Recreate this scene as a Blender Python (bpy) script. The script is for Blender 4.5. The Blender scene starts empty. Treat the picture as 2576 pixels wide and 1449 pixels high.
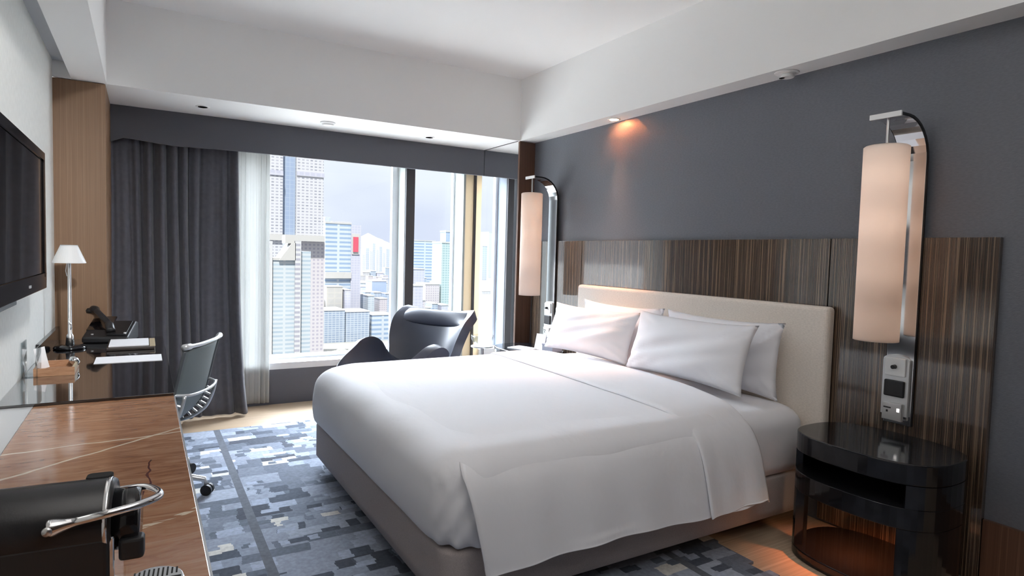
import bpy, bmesh, math, random
from mathutils import Vector, Matrix
from math import sin, cos, pi, radians

sc = bpy.context.scene
COL = sc.collection
random.seed(7)

# ------------------------------------------------------------------ camera
IMG_W, IMG_H, FPX = 2576.0, 1449.0, 1558.32
YAW, PITCH, ROLL = radians(30.8035), radians(-3.0613), radians(1.5599)
CAM = Vector((0, 0, 1.32))
_f = Vector((sin(YAW) * cos(PITCH), cos(YAW) * cos(PITCH), sin(PITCH)))
_r = Vector((cos(YAW), -sin(YAW), 0))
_u = _r.cross(_f)
_R = cos(ROLL) * _r + sin(ROLL) * _u
_U = -sin(ROLL) * _r + cos(ROLL) * _u
cam_data = bpy.data.cameras.new('camera')
cam = bpy.data.objects.new('camera', cam_data)
COL.objects.link(cam)
cam_data.sensor_width = 36
cam_data.lens = FPX / IMG_W * 36
cam_data.clip_start = 0.05
cam_data.clip_end = 20000
cam.matrix_world = Matrix(((_R.x, _U.x, -_f.x, CAM.x), (_R.y, _U.y, -_f.y, CAM.y), (_R.z, _U.z, -_f.z, CAM.z), (0, 0, 0, 1)))
sc.camera = cam

def at(px, py, Y):
    """point of the plane y = Y seen at a pixel of the photograph"""
    d = _f + (px - IMG_W / 2) / FPX * _R - (py - IMG_H / 2) / FPX * _U
    return CAM + d * (Y / d.y)

# ------------------------------------------------------------------ view, world, sun, portals
sc.view_settings.view_transform = 'Standard'
sc.view_settings.look = 'None'
sc.view_settings.gamma = 1
sc.view_settings.use_curve_mapping = False
sc.view_settings.exposure = 0.56
sc.cycles.use_denoising = True
sc.cycles.max_bounces = 14
sc.cycles.diffuse_bounces = 8
sc.cycles.transparent_max_bounces = 16
sc.cycles.sample_clamp_indirect = 6
sc.cycles.caustics_reflective = False
sc.cycles.caustics_refractive = False

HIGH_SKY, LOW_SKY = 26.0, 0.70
world = bpy.data.worlds.new('overcast_sky')
sc.world = world
world.use_nodes = True
wn, wl = world.node_tree.nodes, world.node_tree.links
wn.clear()
w_out = wn.new('ShaderNodeOutputWorld')
w_bg = wn.new('ShaderNodeBackground')
w_tc = wn.new('ShaderNodeTexCoord')
w_sep = wn.new('ShaderNodeSeparateXYZ')
wl.new(w_tc.outputs['Generated'], w_sep.inputs[0])
w_noise = wn.new('ShaderNodeTexNoise')
w_noise.inputs['Scale'].default_value = 3.4
w_noise.inputs['Detail'].default_value = 3
w_map = wn.new('ShaderNodeMapping')
w_map.inputs['Scale'].default_value = (1, 1, 1.9)
w_map.inputs['Location'].default_value = (0.35, 0.1, 0.0)
wl.new(w_tc.outputs['Generated'], w_map.inputs[0])
wl.new(w_map.outputs[0], w_noise.inputs['Vector'])
w_cr = wn.new('ShaderNodeValToRGB')
w_cr.color_ramp.elements[0].position = 0.36
w_cr.color_ramp.elements[0].color = (0.76, 0.81, 1.00, 1)
w_cr.color_ramp.elements[1].position = 0.60
w_cr.color_ramp.elements[1].color = (0.92, 0.96, 1.06, 1)
wl.new(w_noise.outputs['Fac'], w_cr.inputs[0])
w_lvl = wn.new('ShaderNodeMapRange')          # visible sky stays dim; bright band above it added to light the room
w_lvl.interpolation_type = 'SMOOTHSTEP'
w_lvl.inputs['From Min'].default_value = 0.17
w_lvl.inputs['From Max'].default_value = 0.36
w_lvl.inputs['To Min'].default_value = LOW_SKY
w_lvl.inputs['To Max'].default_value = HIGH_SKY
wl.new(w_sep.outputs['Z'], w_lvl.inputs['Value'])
w_far = wn.new('ShaderNodeMapRange')          # the added bright band fades out below the zenith
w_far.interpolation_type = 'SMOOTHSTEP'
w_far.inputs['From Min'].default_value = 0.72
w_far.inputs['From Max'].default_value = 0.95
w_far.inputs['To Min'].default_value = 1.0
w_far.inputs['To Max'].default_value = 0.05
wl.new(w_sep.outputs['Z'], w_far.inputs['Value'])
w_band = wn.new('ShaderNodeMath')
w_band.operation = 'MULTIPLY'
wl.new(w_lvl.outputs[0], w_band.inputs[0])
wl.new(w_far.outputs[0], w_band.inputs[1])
w_tint = wn.new('ShaderNodeMapRange')
w_tint.inputs['From Min'].default_value = 0.17
w_tint.inputs['From Max'].default_value = 0.24
wl.new(w_sep.outputs['Z'], w_tint.inputs['Value'])
w_wht = wn.new('ShaderNodeMix')
w_wht.data_type = 'RGBA'
w_wht.inputs[7].default_value = (0.92, 0.975, 1.10, 1)
wl.new(w_cr.outputs[0], w_wht.inputs[6])
wl.new(w_wht.outputs[2], w_bg.inputs['Color'])
# added bright band kept to the window side (+y), so facades stay dimmer
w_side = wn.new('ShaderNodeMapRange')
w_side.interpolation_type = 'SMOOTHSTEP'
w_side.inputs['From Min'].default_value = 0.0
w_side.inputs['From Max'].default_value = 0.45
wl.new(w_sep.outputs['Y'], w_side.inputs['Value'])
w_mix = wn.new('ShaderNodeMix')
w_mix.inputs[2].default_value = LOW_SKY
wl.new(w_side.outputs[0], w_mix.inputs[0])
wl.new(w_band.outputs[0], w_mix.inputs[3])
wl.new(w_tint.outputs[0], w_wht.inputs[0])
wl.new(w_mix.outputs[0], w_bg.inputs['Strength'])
wl.new(w_bg.outputs[0], w_out.inputs[0])

def link_light(name, kind, loc, energy, color=(1, 1, 1), rot=(0, 0, 0), parent=None, **kw):
    l = bpy.data.lights.new(name, kind)
    l.energy = energy
    l.color = color
    for k, v in kw.items():
        setattr(l, k, v)
    o = bpy.data.objects.new(name, l)
    COL.objects.link(o)
    o.location = loc
    o.rotation_euler = rot
    if parent is not None:
        o.parent = parent
    return o

sun = link_light('sun', 'SUN', (0, 0, 30), 15.0, (1, 0.97, 0.93), (radians(20), 0, radians(-28)), angle=radians(2))
portal = link_light('window_portal', 'AREA', (1.75, 5.40, 1.20), 1.0, rot=(radians(90), 0, 0), shape='RECTANGLE', size=3.4, size_y=1.95)
portal.rotation_euler = (radians(-90), 0, 0)
portal.data.cycles.is_portal = True
# uplight without a fixture, added out of view to brighten the ceiling
uplight_fill = link_light('fill_uplight', 'AREA', (0.9, 0.1, 2.50), 20, (1, 0.965, 0.94), (radians(180), 0, 0), shape='RECTANGLE', size=1.6, size_y=2.0)

left_fill = link_light('left_wall_fill', 'SPOT', (0.55, 0.2, 2.74), 280, (1, 0.99, 0.98), spot_size=radians(50), spot_blend=0.9, shadow_soft_size=0.12)  # unseen spot added to brighten the left wall; no fixture in the room
left_fill.rotation_euler = (Vector((-0.47, 2.75, 1.55)) - left_fill.location).to_track_quat('-Z', 'Y').to_euler()

# ------------------------------------------------------------------ materials
def mat(name, col=(0.8, 0.8, 0.8), rough=0.5, metal=0.0, coat=0.0, spec=0.5, sheen=0.0, emit=None, emit_s=1.0,
        noise=None, bump=None, stretch=(1, 1, 1)):
    """col; noise=(scale, col2, detail) mixes a second colour; bump=(scale, strength, distance)"""
    m = bpy.data.materials.new(name)
    m.use_nodes = True
    nt = m.node_tree
    b = nt.nodes['Principled BSDF']
    b.inputs['Base Color'].default_value = (*col, 1)
    b.inputs['Roughness'].default_value = rough
    b.inputs['Metallic'].default_value = metal
    b.inputs['Coat Weight'].default_value = coat
    b.inputs['Coat Roughness'].default_value = 0.06
    b.inputs['Specular IOR Level'].default_value = spec
    b.inputs['Sheen Weight'].default_value = sheen
    if emit:
        b.inputs['Emission Color'].default_value = (*emit, 1)
        b.inputs['Emission Strength'].default_value = emit_s
    if noise or bump:
        tc = nt.nodes.new('ShaderNodeTexCoord')
        mp = nt.nodes.new('ShaderNodeMapping')
        mp.inputs['Scale'].default_value = stretch
        nt.links.new(tc.outputs['Object'], mp.inputs[0])
    if noise:
        n = nt.nodes.new('ShaderNodeTexNoise')
        n.inputs['Scale'].default_value = noise[0]
        n.inputs['Detail'].default_value = noise[2] if len(noise) > 2 else 4
        nt.links.new(mp.outputs[0], n.inputs['Vector'])
        r = nt.nodes.new('ShaderNodeValToRGB')
        r.color_ramp.elements[0].position = 0.35
        r.color_ramp.elements[1].position = 0.65
        r.color_ramp.elements[0].color = (*col, 1)
        r.color_ramp.elements[1].color = (*noise[1], 1)
        nt.links.new(n.outputs['Fac'], r.inputs[0])
        nt.links.new(r.outputs[0], b.inputs['Base Color'])
    if bump:
        n2 = nt.nodes.new('ShaderNodeTexNoise')
        n2.inputs['Scale'].default_value = bump[0]
        n2.inputs['Detail'].default_value = 3
        nt.links.new(mp.outputs[0], n2.inputs['Vector'])
        bp = nt.nodes.new('ShaderNodeBump')
        bp.inputs['Strength'].default_value = bump[1]
        bp.inputs['Distance'].default_value = bump[2]
        nt.links.new(n2.outputs['Fac'], bp.inputs['Height'])
        nt.links.new(bp.outputs[0], b.inputs['Normal'])
    return m

class NT:
    """short node-building helper on a Principled material"""
    def __init__(self, m):
        self.t = m.node_tree
        self.b = self.t.nodes['Principled BSDF']
    def n(self, typ, **kw):
        x = self.t.nodes.new(typ)
        for k, v in kw.items():
            setattr(x, k, v)
        return x
    def put(self, sock, v):
        if hasattr(v, 'is_output') or hasattr(v, 'links'):
            self.t.links.new(v, sock)
        else:
            sock.default_value = v
    def math(self, op, a, b=None):
        x = self.n('ShaderNodeMath', operation=op)
        self.put(x.inputs[0], a)
        if b is not None:
            self.put(x.inputs[1], b)
        return x.outputs[0]
    def xyz(self, x, y, z):
        c = self.n('ShaderNodeCombineXYZ')
        for i, v in enumerate((x, y, z)):
            self.put(c.inputs[i], v)
        return c.outputs[0]
    def ramp(self, fac, stops, constant=False):
        r = self.n('ShaderNodeValToRGB')
        cr = r.color_ramp
        if constant:
            cr.interpolation = 'CONSTANT'
        while len(cr.elements) < len(stops):
            cr.elements.new(0.5)
        for e, (p, c) in zip(cr.elements, stops):
            e.position = p
            e.color = (*c, 1)
        self.put(r.inputs[0], fac)
        return r.outputs[0]
    def mix(self, fac, a, b):
        x = self.n('ShaderNodeMix', data_type='RGBA')
        self.put(x.inputs[0], fac)
        self.put(x.inputs[6], a if not isinstance(a, tuple) else (*a, 1))
        self.put(x.inputs[7], b if not isinstance(b, tuple) else (*b, 1))
        return x.outputs[2]
    def coords(self):
        tc = self.n('ShaderNodeTexCoord')
        s = self.n('ShaderNodeSeparateXYZ')
        self.t.links.new(tc.outputs['Object'], s.inputs[0])
        return s.outputs[0], s.outputs[1], s.outputs[2]
    def white(self, vec):
        x = self.n('ShaderNodeTexWhiteNoise', noise_dimensions='3D')
        self.put(x.inputs['Vector'], vec)
        return x.outputs['Value']

M = {}
M['paint'] = mat('white_paint', (0.88, 0.88, 0.87), 0.7)
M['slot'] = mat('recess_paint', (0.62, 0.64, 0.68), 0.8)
M['wallpaper_light'] = mat('pale_textured_wallpaper', (0.86, 0.87, 0.84), 0.75, noise=(60, (0.80, 0.81, 0.78), 6), bump=(180, 0.35, 0.002), stretch=(1, 1, 0.5))
M['wallpaper_dark'] = mat('charcoal_woven_wallpaper', (0.112, 0.120, 0.142), 0.42, spec=0.65, noise=(110, (0.131, 0.140, 0.163), 6), bump=(190, 0.45, 0.002), stretch=(1, 0.55, 1.4))
M['chrome'] = mat('polished_chrome', (0.83, 0.83, 0.84), 0.08, 1.0)
M['steel'] = mat('brushed_steel', (0.70, 0.70, 0.70), 0.28, 1.0)
M['silver'] = mat('silver_plastic', (0.72, 0.73, 0.74), 0.35, 0.6)
M['black_gloss'] = mat('black_lacquer', (0.010, 0.010, 0.012), 0.10, spec=0.5)
M['black_glass'] = mat('black_glass', (0.006, 0.005, 0.006), 0.02, spec=1.0, coat=1.0)
M['black_matt'] = mat('black_plastic', (0.016, 0.016, 0.018), 0.42)
M['black_soft'] = mat('black_satin_plastic', (0.020, 0.020, 0.022), 0.30, bump=(300, 0.1, 0.001))
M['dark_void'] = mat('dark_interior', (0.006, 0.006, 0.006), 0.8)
M['curtain'] = mat('charcoal_curtain_cloth', (0.082, 0.083, 0.100), 0.85, sheen=0.25, noise=(30, (0.098, 0.099, 0.118), 6), bump=(350, 0.3, 0.001))
M['valance'] = mat('charcoal_valance_cloth', (0.095, 0.097, 0.112), 0.85, sheen=0.2, bump=(300, 0.35, 0.001))
M['linen'] = mat('beige_linen', (0.82, 0.75, 0.675), 0.85, sheen=0.2, noise=(220, (0.72, 0.655, 0.585), 4), bump=(420, 0.4, 0.001), stretch=(1, 0.35, 1))
M['base_cloth'] = mat('taupe_upholstery', (0.40, 0.35, 0.335), 0.9, noise=(350, (0.49, 0.435, 0.415), 4), bump=(500, 0.4, 0.001))
M['sheet'] = mat('white_cotton', (0.82, 0.82, 0.85), 0.8, sheen=0.15, bump=(7, 0.22, 0.02), stretch=(1.6, 0.8, 1))
M['pillowcase'] = mat('white_pillowcase', (0.83, 0.83, 0.86), 0.8, sheen=0.15, bump=(12, 0.16, 0.012))
M['leather'] = mat('navy_black_leather', (0.036, 0.043, 0.068), 0.33, spec=0.75, bump=(90, 0.10, 0.002))
M['paper'] = mat('white_paper', (0.85, 0.85, 0.88), 0.7)
M['card_grey'] = mat('grey_card', (0.30, 0.31, 0.37), 0.5)
M['tan'] = mat('tan_leather', (0.42, 0.34, 0.22), 0.5)
M['dark_leather'] = mat('dark_brown_leather', (0.035, 0.027, 0.024), 0.4)
M['tray_wood'] = mat('reddish_tray_wood', (0.34, 0.17, 0.09), 0.45, noise=(25, (0.45, 0.25, 0.14), 5), stretch=(1, 6, 6))
M['shade_white'] = mat('white_metal_shade', (0.84, 0.85, 0.85), 0.45)
M['mesh'] = mat('grey_chair_mesh', (0.115, 0.140, 0.142), 0.55, bump=(600, 0.4, 0.001))
M['rubber'] = mat('black_rubber', (0.012, 0.012, 0.013), 0.55)
M['chair_frame'] = mat('graphite_chair_frame', (0.10, 0.11, 0.12), 0.35, 0.3)
M['alu'] = mat('white_grey_aluminium', (0.62, 0.64, 0.66), 0.28, 0.5)
M['frame_pale'] = mat('pale_window_frame', (0.40, 0.44, 0.43), 0.5)
M['frame_white'] = mat('white_window_frame', (0.86, 0.88, 0.92), 0.5)
M['frame_beige'] = mat('beige_window_reveal', (0.78, 0.66, 0.46), 0.55)
M['frame_blue'] = mat('blue_grey_frame', (0.22, 0.26, 0.31), 0.5)
M['mullion'] = mat('dark_mullion', (0.055, 0.053, 0.058), 0.5)
M['base_grey'] = mat('grey_window_base', (0.125, 0.13, 0.155), 0.8, bump=(300, 0.3, 0.001))
M['bulb_warm'] = mat('warm_lit_bulb', (1, 0.8, 0.6), 0.5, emit=(1.0, 0.62, 0.36), emit_s=25)
M['bulb_off'] = mat('unlit_lamp_glass', (0.12, 0.12, 0.12), 0.2)
M['indicator'] = mat('lit_indicator', (1, 1, 1), 0.5, emit=(1, 0.95, 0.9), emit_s=1.2)
M['red_sign'] = mat('red_sign_board', (0.30, 0.035, 0.06), 0.6)

# translucent lampshade fabric
m = mat('cream_lampshade_fabric', (0.86, 0.80, 0.75), 0.8, bump=(400, 0.25, 0.001))
t = NT(m)
tr = t.n('ShaderNodeBsdfTranslucent')
tr.inputs[0].default_value = (0.88, 0.79, 0.73, 1)
mx = t.n('ShaderNodeMixShader')
mx.inputs[0].default_value = 0.35
out = t.t.nodes['Material Output']
t.t.links.new(t.b.outputs[0], mx.inputs[1])
t.t.links.new(tr.outputs[0], mx.inputs[2])
t.t.links.new(mx.outputs[0], out.inputs[0])
M['lampshade'] = m

# sheer curtain
m = mat('white_sheer_voile', (0.85, 0.855, 0.84), 0.9)
t = NT(m)
tr = t.n('ShaderNodeBsdfTranslucent')
tr.inputs[0].default_value = (0.36, 0.365, 0.355, 1)
tp = t.n('ShaderNodeBsdfTransparent')
mx1 = t.n('ShaderNodeMixShader')
mx1.inputs[0].default_value = 0.55
mx2 = t.n('ShaderNodeMixShader')
mx2.inputs[0].default_value = 0.07
out = t.t.nodes['Material Output']
t.t.links.new(t.b.outputs[0], mx1.inputs[1])
t.t.links.new(tr.outputs[0], mx1.inputs[2])
t.t.links.new(mx1.outputs[0], mx2.inputs[1])
t.t.links.new(tp.outputs[0], mx2.inputs[2])
t.t.links.new(mx2.outputs[0], out.inputs[0])
M['sheer'] = m

# beige face beside the panes, invented as translucent sheet so daylight brightens it
m = mat('cream_translucent_sheet', (0.90, 0.82, 0.68), 0.8)
t = NT(m)
tr = t.n('ShaderNodeBsdfTranslucent')
tr.inputs[0].default_value = (0.72, 0.64, 0.50, 1)
mx = t.n('ShaderNodeMixShader')
mx.inputs[0].default_value = 0.5
out = t.t.nodes['Material Output']
t.t.links.new(t.b.outputs[0], mx.inputs[1])
t.t.links.new(tr.outputs[0], mx.inputs[2])
t.t.links.new(mx.outputs[0], out.inputs[0])
M['cream_glow_sheet'] = m

# window glass / clear acrylic: transparent with a fresnel reflection
def glassy(name, tint, refl=0.04):
    m = bpy.data.materials.new(name)
    m.use_nodes = True
    nt = m.node_tree
    nt.nodes.clear()
    o = nt.nodes.new('ShaderNodeOutputMaterial')
    tp = nt.nodes.new('ShaderNodeBsdfTransparent')
    tp.inputs[0].default_value = (*tint, 1)
    gl = nt.nodes.new('ShaderNodeBsdfGlossy')
    gl.inputs['Roughness'].default_value = 0.0
    lw = nt.nodes.new('ShaderNodeLayerWeight')
    lw.inputs['Blend'].default_value = 0.5
    pw = nt.nodes.new('ShaderNodeMath')
    pw.operation = 'POWER'
    pw.inputs[1].default_value = 4.0
    nt.links.new(lw.outputs['Facing'], pw.inputs[0])
    fr = nt.nodes.new('ShaderNodeMapRange')
    fr.inputs['To Min'].default_value = refl
    fr.inputs['To Max'].default_value = 0.75
    nt.links.new(pw.outputs[0], fr.inputs['Value'])
    mx = nt.nodes.new('ShaderNodeMixShader')
    nt.links.new(fr.outputs[0], mx.inputs[0])
    nt.links.new(tp.outputs[0], mx.inputs[1])
    nt.links.new(gl.outputs[0], mx.inputs[2])
    nt.links.new(mx.outputs[0], o.inputs[0])
    return m
M['glass'] = glassy('clear_window_glass', (0.97, 0.99, 0.985), 0.015)
M['acrylic'] = glassy('clear_acrylic', (0.84, 0.87, 0.88), 0.05)

# wood with vertical grain running along z
def grain(name, dark, mid, light, rough, fy, coat=0.0, axis='z', streak=0.5, fine=3.0):
    m = mat(name, mid, rough, coat=coat)
    t = NT(m)
    tc = t.n('ShaderNodeTexCoord')
    mp = t.n('ShaderNodeMapping')
    lo = 0.35
    mp.inputs['Scale'].default_value = {'z': (fy, fy, lo), 'x': (lo, fy, fy), 'y': (fy, lo, fy)}[axis]
    t.t.links.new(tc.outputs['Object'], mp.inputs[0])
    n1 = t.n('ShaderNodeTexNoise')
    n1.inputs['Scale'].default_value = 1.0
    n1.inputs['Detail'].default_value = 6
    n1.inputs['Roughness'].default_value = 0.65
    t.t.links.new(mp.outputs[0], n1.inputs['Vector'])
    n2 = t.n('ShaderNodeTexNoise')
    n2.inputs['Scale'].default_value = fine
    n2.inputs['Detail'].default_value = 4
    t.t.links.new(mp.outputs[0], n2.inputs['Vector'])
    v = t.math('ADD', t.math('MULTIPLY', n1.outputs['Fac'], 1 - streak * 0.5), t.math('MULTIPLY', n2.outputs['Fac'], streak * 0.5))
    c = t.ramp(v, [(0.36, dark), (0.47, mid), (0.53, dark), (0.58, light), (0.66, mid)])
    t.t.links.new(c, t.b.inputs['Base Color'])
    return m
M['zebrano'] = grain('dark_striped_veneer', (0.016, 0.011, 0.009), (0.085, 0.055, 0.038), (0.25, 0.175, 0.12), 0.26, 84, coat=0.75, streak=0.9, fine=2.0)
M['zebrano'].node_tree.nodes['Principled BSDF'].inputs['Coat IOR'].default_value = 1.8
M['walnut'] = grain('brown_walnut_veneer', (0.205, 0.115, 0.060), (0.245, 0.140, 0.075), (0.285, 0.170, 0.097), 0.5, 90)
M['walnut_dark'] = grain('red_brown_veneer', (0.075, 0.036, 0.022), (0.105, 0.052, 0.032), (0.14, 0.072, 0.045), 0.45, 60)
M['floor_wood'] = grain('pale_oak_floor', (0.50, 0.37, 0.25), (0.60, 0.465, 0.33), (0.68, 0.545, 0.41), 0.4, 26, axis='x', streak=0.7)

# patchwork carpet: layered rectangles with jagged outlines
m = mat('blue_grey_patchwork_carpet', (0.2, 0.2, 0.25), 0.95, spec=0.15)
t = NT(m)
x, y, z = t.coords()
jx = t.math('MULTIPLY', t.math('SUBTRACT', t.white(t.xyz(t.math('FLOOR', t.math('MULTIPLY', x, 3)), t.math('FLOOR', t.math('MULTIPLY', y, 52)), 1.0)), 0.5), 0.011)
jy = t.math('MULTIPLY', t.math('SUBTRACT', t.white(t.xyz(t.math('FLOOR', t.math('MULTIPLY', x, 9)), t.math('FLOOR', t.math('MULTIPLY', y, 2.5)), 2.0)), 0.5), 0.010)
xa, ya = t.math('ADD', x, jx), t.math('ADD', y, jy)
def cells(sx, sy, seed):
    col_i = t.math('FLOOR', t.math('MULTIPLY', xa, 1 / sx))
    shift = t.white(t.xyz(col_i, seed, 3.0))
    row = t.math('FLOOR', t.math('ADD', t.math('MULTIPLY', ya, 1 / sy), shift))
    return t.xyz(col_i, row, seed)
def cells2(sx, sy, seed):
    row = t.math('FLOOR', t.math('MULTIPLY', ya, 1 / sy))
    shift = t.white(t.xyz(row, seed, 4.0))
    col_i = t.math('FLOOR', t.math('ADD', t.math('MULTIPLY', xa, 1 / sx), shift))
    return t.xyz(col_i, row, seed)
pal_a = [(0.0, (0.085, 0.098, 0.125)), (0.16, (0.215, 0.245, 0.305)), (0.36, (0.32, 0.36, 0.445)), (0.62, (0.40, 0.45, 0.545)), (0.84, (0.17, 0.195, 0.245))]
pal_b = [(0.0, (0.10, 0.12, 0.155)), (0.22, (0.155, 0.18, 0.225)), (0.42, (0.30, 0.345, 0.43)), (0.70, (0.40, 0.455, 0.57)), (0.92, (0.72, 0.71, 0.67))]
ca = t.ramp(t.white(cells2(0.25, 0.15, 11.0)), pal_a, True)
cb = t.ramp(t.white(cells2(0.140, 0.075, 21.0)), pal_b, True)
mb = t.math('GREATER_THAN', t.white(cells2(0.140, 0.075, 31.0)), 0.60)
cc = t.ramp(t.white(cells2(0.085, 0.043, 41.0)), pal_b, True)
mc = t.math('GREATER_THAN', t.white(cells2(0.085, 0.043, 51.0)), 0.90)
c1 = t.mix(mb, ca, cb)
c2 = t.mix(mc, c1, cc)
lx = t.math('ABSOLUTE', t.math('SUBTRACT', t.math('FRACT', t.math('MULTIPLY', t.math('ADD', x, -0.445 + 0.5 * 0.78), 1 / 0.78)), 0.5))
ml = t.math('LESS_THAN', lx, 0.026)
c3 = t.mix(ml, c2, (0.15, 0.165, 0.195))
ns = t.n('ShaderNodeTexNoise')
ns.inputs['Scale'].default_value = 55
ns.inputs['Detail'].default_value = 5
tcx = t.n('ShaderNodeTexCoord')
t.t.links.new(tcx.outputs['Object'], ns.inputs['Vector'])
vari = t.ramp(ns.outputs['Fac'], [(0.3, (0.82, 0.82, 0.82)), (0.7, (1.1, 1.1, 1.1))])
mm = t.n('ShaderNodeMix', data_type='RGBA', blend_type='MULTIPLY')
mm.inputs[0].default_value = 1.0
t.t.links.new(c3, mm.inputs[6])
t.t.links.new(vari, mm.inputs[7])
t.t.links.new(mm.outputs[2], t.b.inputs['Base Color'])
bp = t.n('ShaderNodeBump')
bp.inputs['Strength'].default_value = 0.3
bp.inputs['Distance'].default_value = 0.003
t.t.links.new(ns.outputs['Fac'], bp.inputs['Height'])
t.t.links.new(bp.outputs[0], t.b.inputs['Normal'])
M['carpet'] = m

# brown veined marble
m = mat('brown_veined_marble', (0.4, 0.2, 0.1), 0.12, coat=0.25)
t = NT(m)
tc = t.n('ShaderNodeTexCoord')
mp = t.n('ShaderNodeMapping')
mp.inputs['Scale'].default_value = (2.0, 9.0, 2.0)
mp.inputs['Rotation'].default_value = (0, 0, radians(14))
t.t.links.new(tc.outputs['Object'], mp.inputs[0])
n1 = t.n('ShaderNodeTexNoise')
n1.inputs['Scale'].default_value = 3.2
n1.inputs['Detail'].default_value = 9
n1.inputs['Roughness'].default_value = 0.62
n1.inputs['Distortion'].default_value = 1.3
t.t.links.new(mp.outputs[0], n1.inputs['Vector'])
cm = t.ramp(n1.outputs['Fac'], [(0.28, (0.17, 0.070, 0.038)), (0.40, (0.29, 0.135, 0.072)), (0.55, (0.37, 0.195, 0.112)), (0.72, (0.43, 0.26, 0.17))])
x, y, z = t.coords()
x, y = t.math('ADD', x, -0.178), t.math('ADD', y, 1.4)      # room coordinates
nd = t.n('ShaderNodeTexNoise')
nd.inputs['Scale'].default_value = 9
t.t.links.new(tc.outputs['Object'], nd.inputs['Vector'])
wob = t.math('MULTIPLY', t.math('SUBTRACT', nd.outputs['Fac'], 0.5), 0.035)
def vein(a, b, width):
    d = t.math('ABSOLUTE', t.math('SUBTRACT', t.math('ADD', y, wob), t.math('ADD', t.math('MULTIPLY', x, a), b)))
    return t.math('LESS_THAN', d, width)
v = t.math('MAXIMUM', vein(0.80, 2.24, 0.0065), vein(0.10, 2.258, 0.0045))
v = t.math('MAXIMUM', v, t.math('MULTIPLY', vein(0.55, 1.525, 0.010), t.math('GREATER_THAN', n1.outputs['Fac'], 0.5)))
cm2 = t.mix(v, cm, (0.66, 0.55, 0.42))
dk = t.math('LESS_THAN', t.math('ABSOLUTE', t.math('SUBTRACT', t.math('ADD', x, t.math('MULTIPLY', wob, 1.6)), t.math('ADD', t.math('MULTIPLY', y, 0.06), -0.105))), 0.0022)
dk = t.math('MULTIPLY', dk, t.math('LESS_THAN', t.math('ABSOLUTE', t.math('SUBTRACT', y, 1.86)), 0.14))
cm3 = t.mix(dk, cm2, (0.12, 0.035, 0.03))
t.t.links.new(cm3, t.b.inputs['Base Color'])
M['marble'] = m

# building facades: a window grid laid out in metres
CITY = 0.33
def ck(c, k=None):
    return tuple(v * (k or CITY) for v in c)

def facade(name, wall, win, bw, bh, mortar, rough=0.6, offset=0.0, win2=None):
    wall, win, win2 = ck(wall), ck(win), ck(win2 or win)
    key = 'facade_' + name
    m = mat(key, wall, rough)
    t = NT(m)
    x, y, z = t.coords()
    u = t.math('ADD', x, y)
    b = t.n('ShaderNodeTexBrick')
    b.offset = offset
    b.inputs['Scale'].default_value = 1.0
    b.inputs['Color1'].default_value = (*win, 1)
    b.inputs['Color2'].default_value = (*(win2 or win), 1)
    b.inputs['Mortar'].default_value = (*wall, 1)
    b.inputs['Brick Width'].default_value = bw
    b.inputs['Row Height'].default_value = bh
    b.inputs['Mortar Size'].default_value = mortar
    b.inputs['Mortar Smooth'].default_value = 0.0
    t.t.links.new(t.xyz(u, z, 0.0), b.inputs['Vector'])
    t.t.links.new(b.outputs['Color'], t.b.inputs['Base Color'])
    t.b.inputs['Specular IOR Level'].default_value = 0.2
    return m

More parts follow.
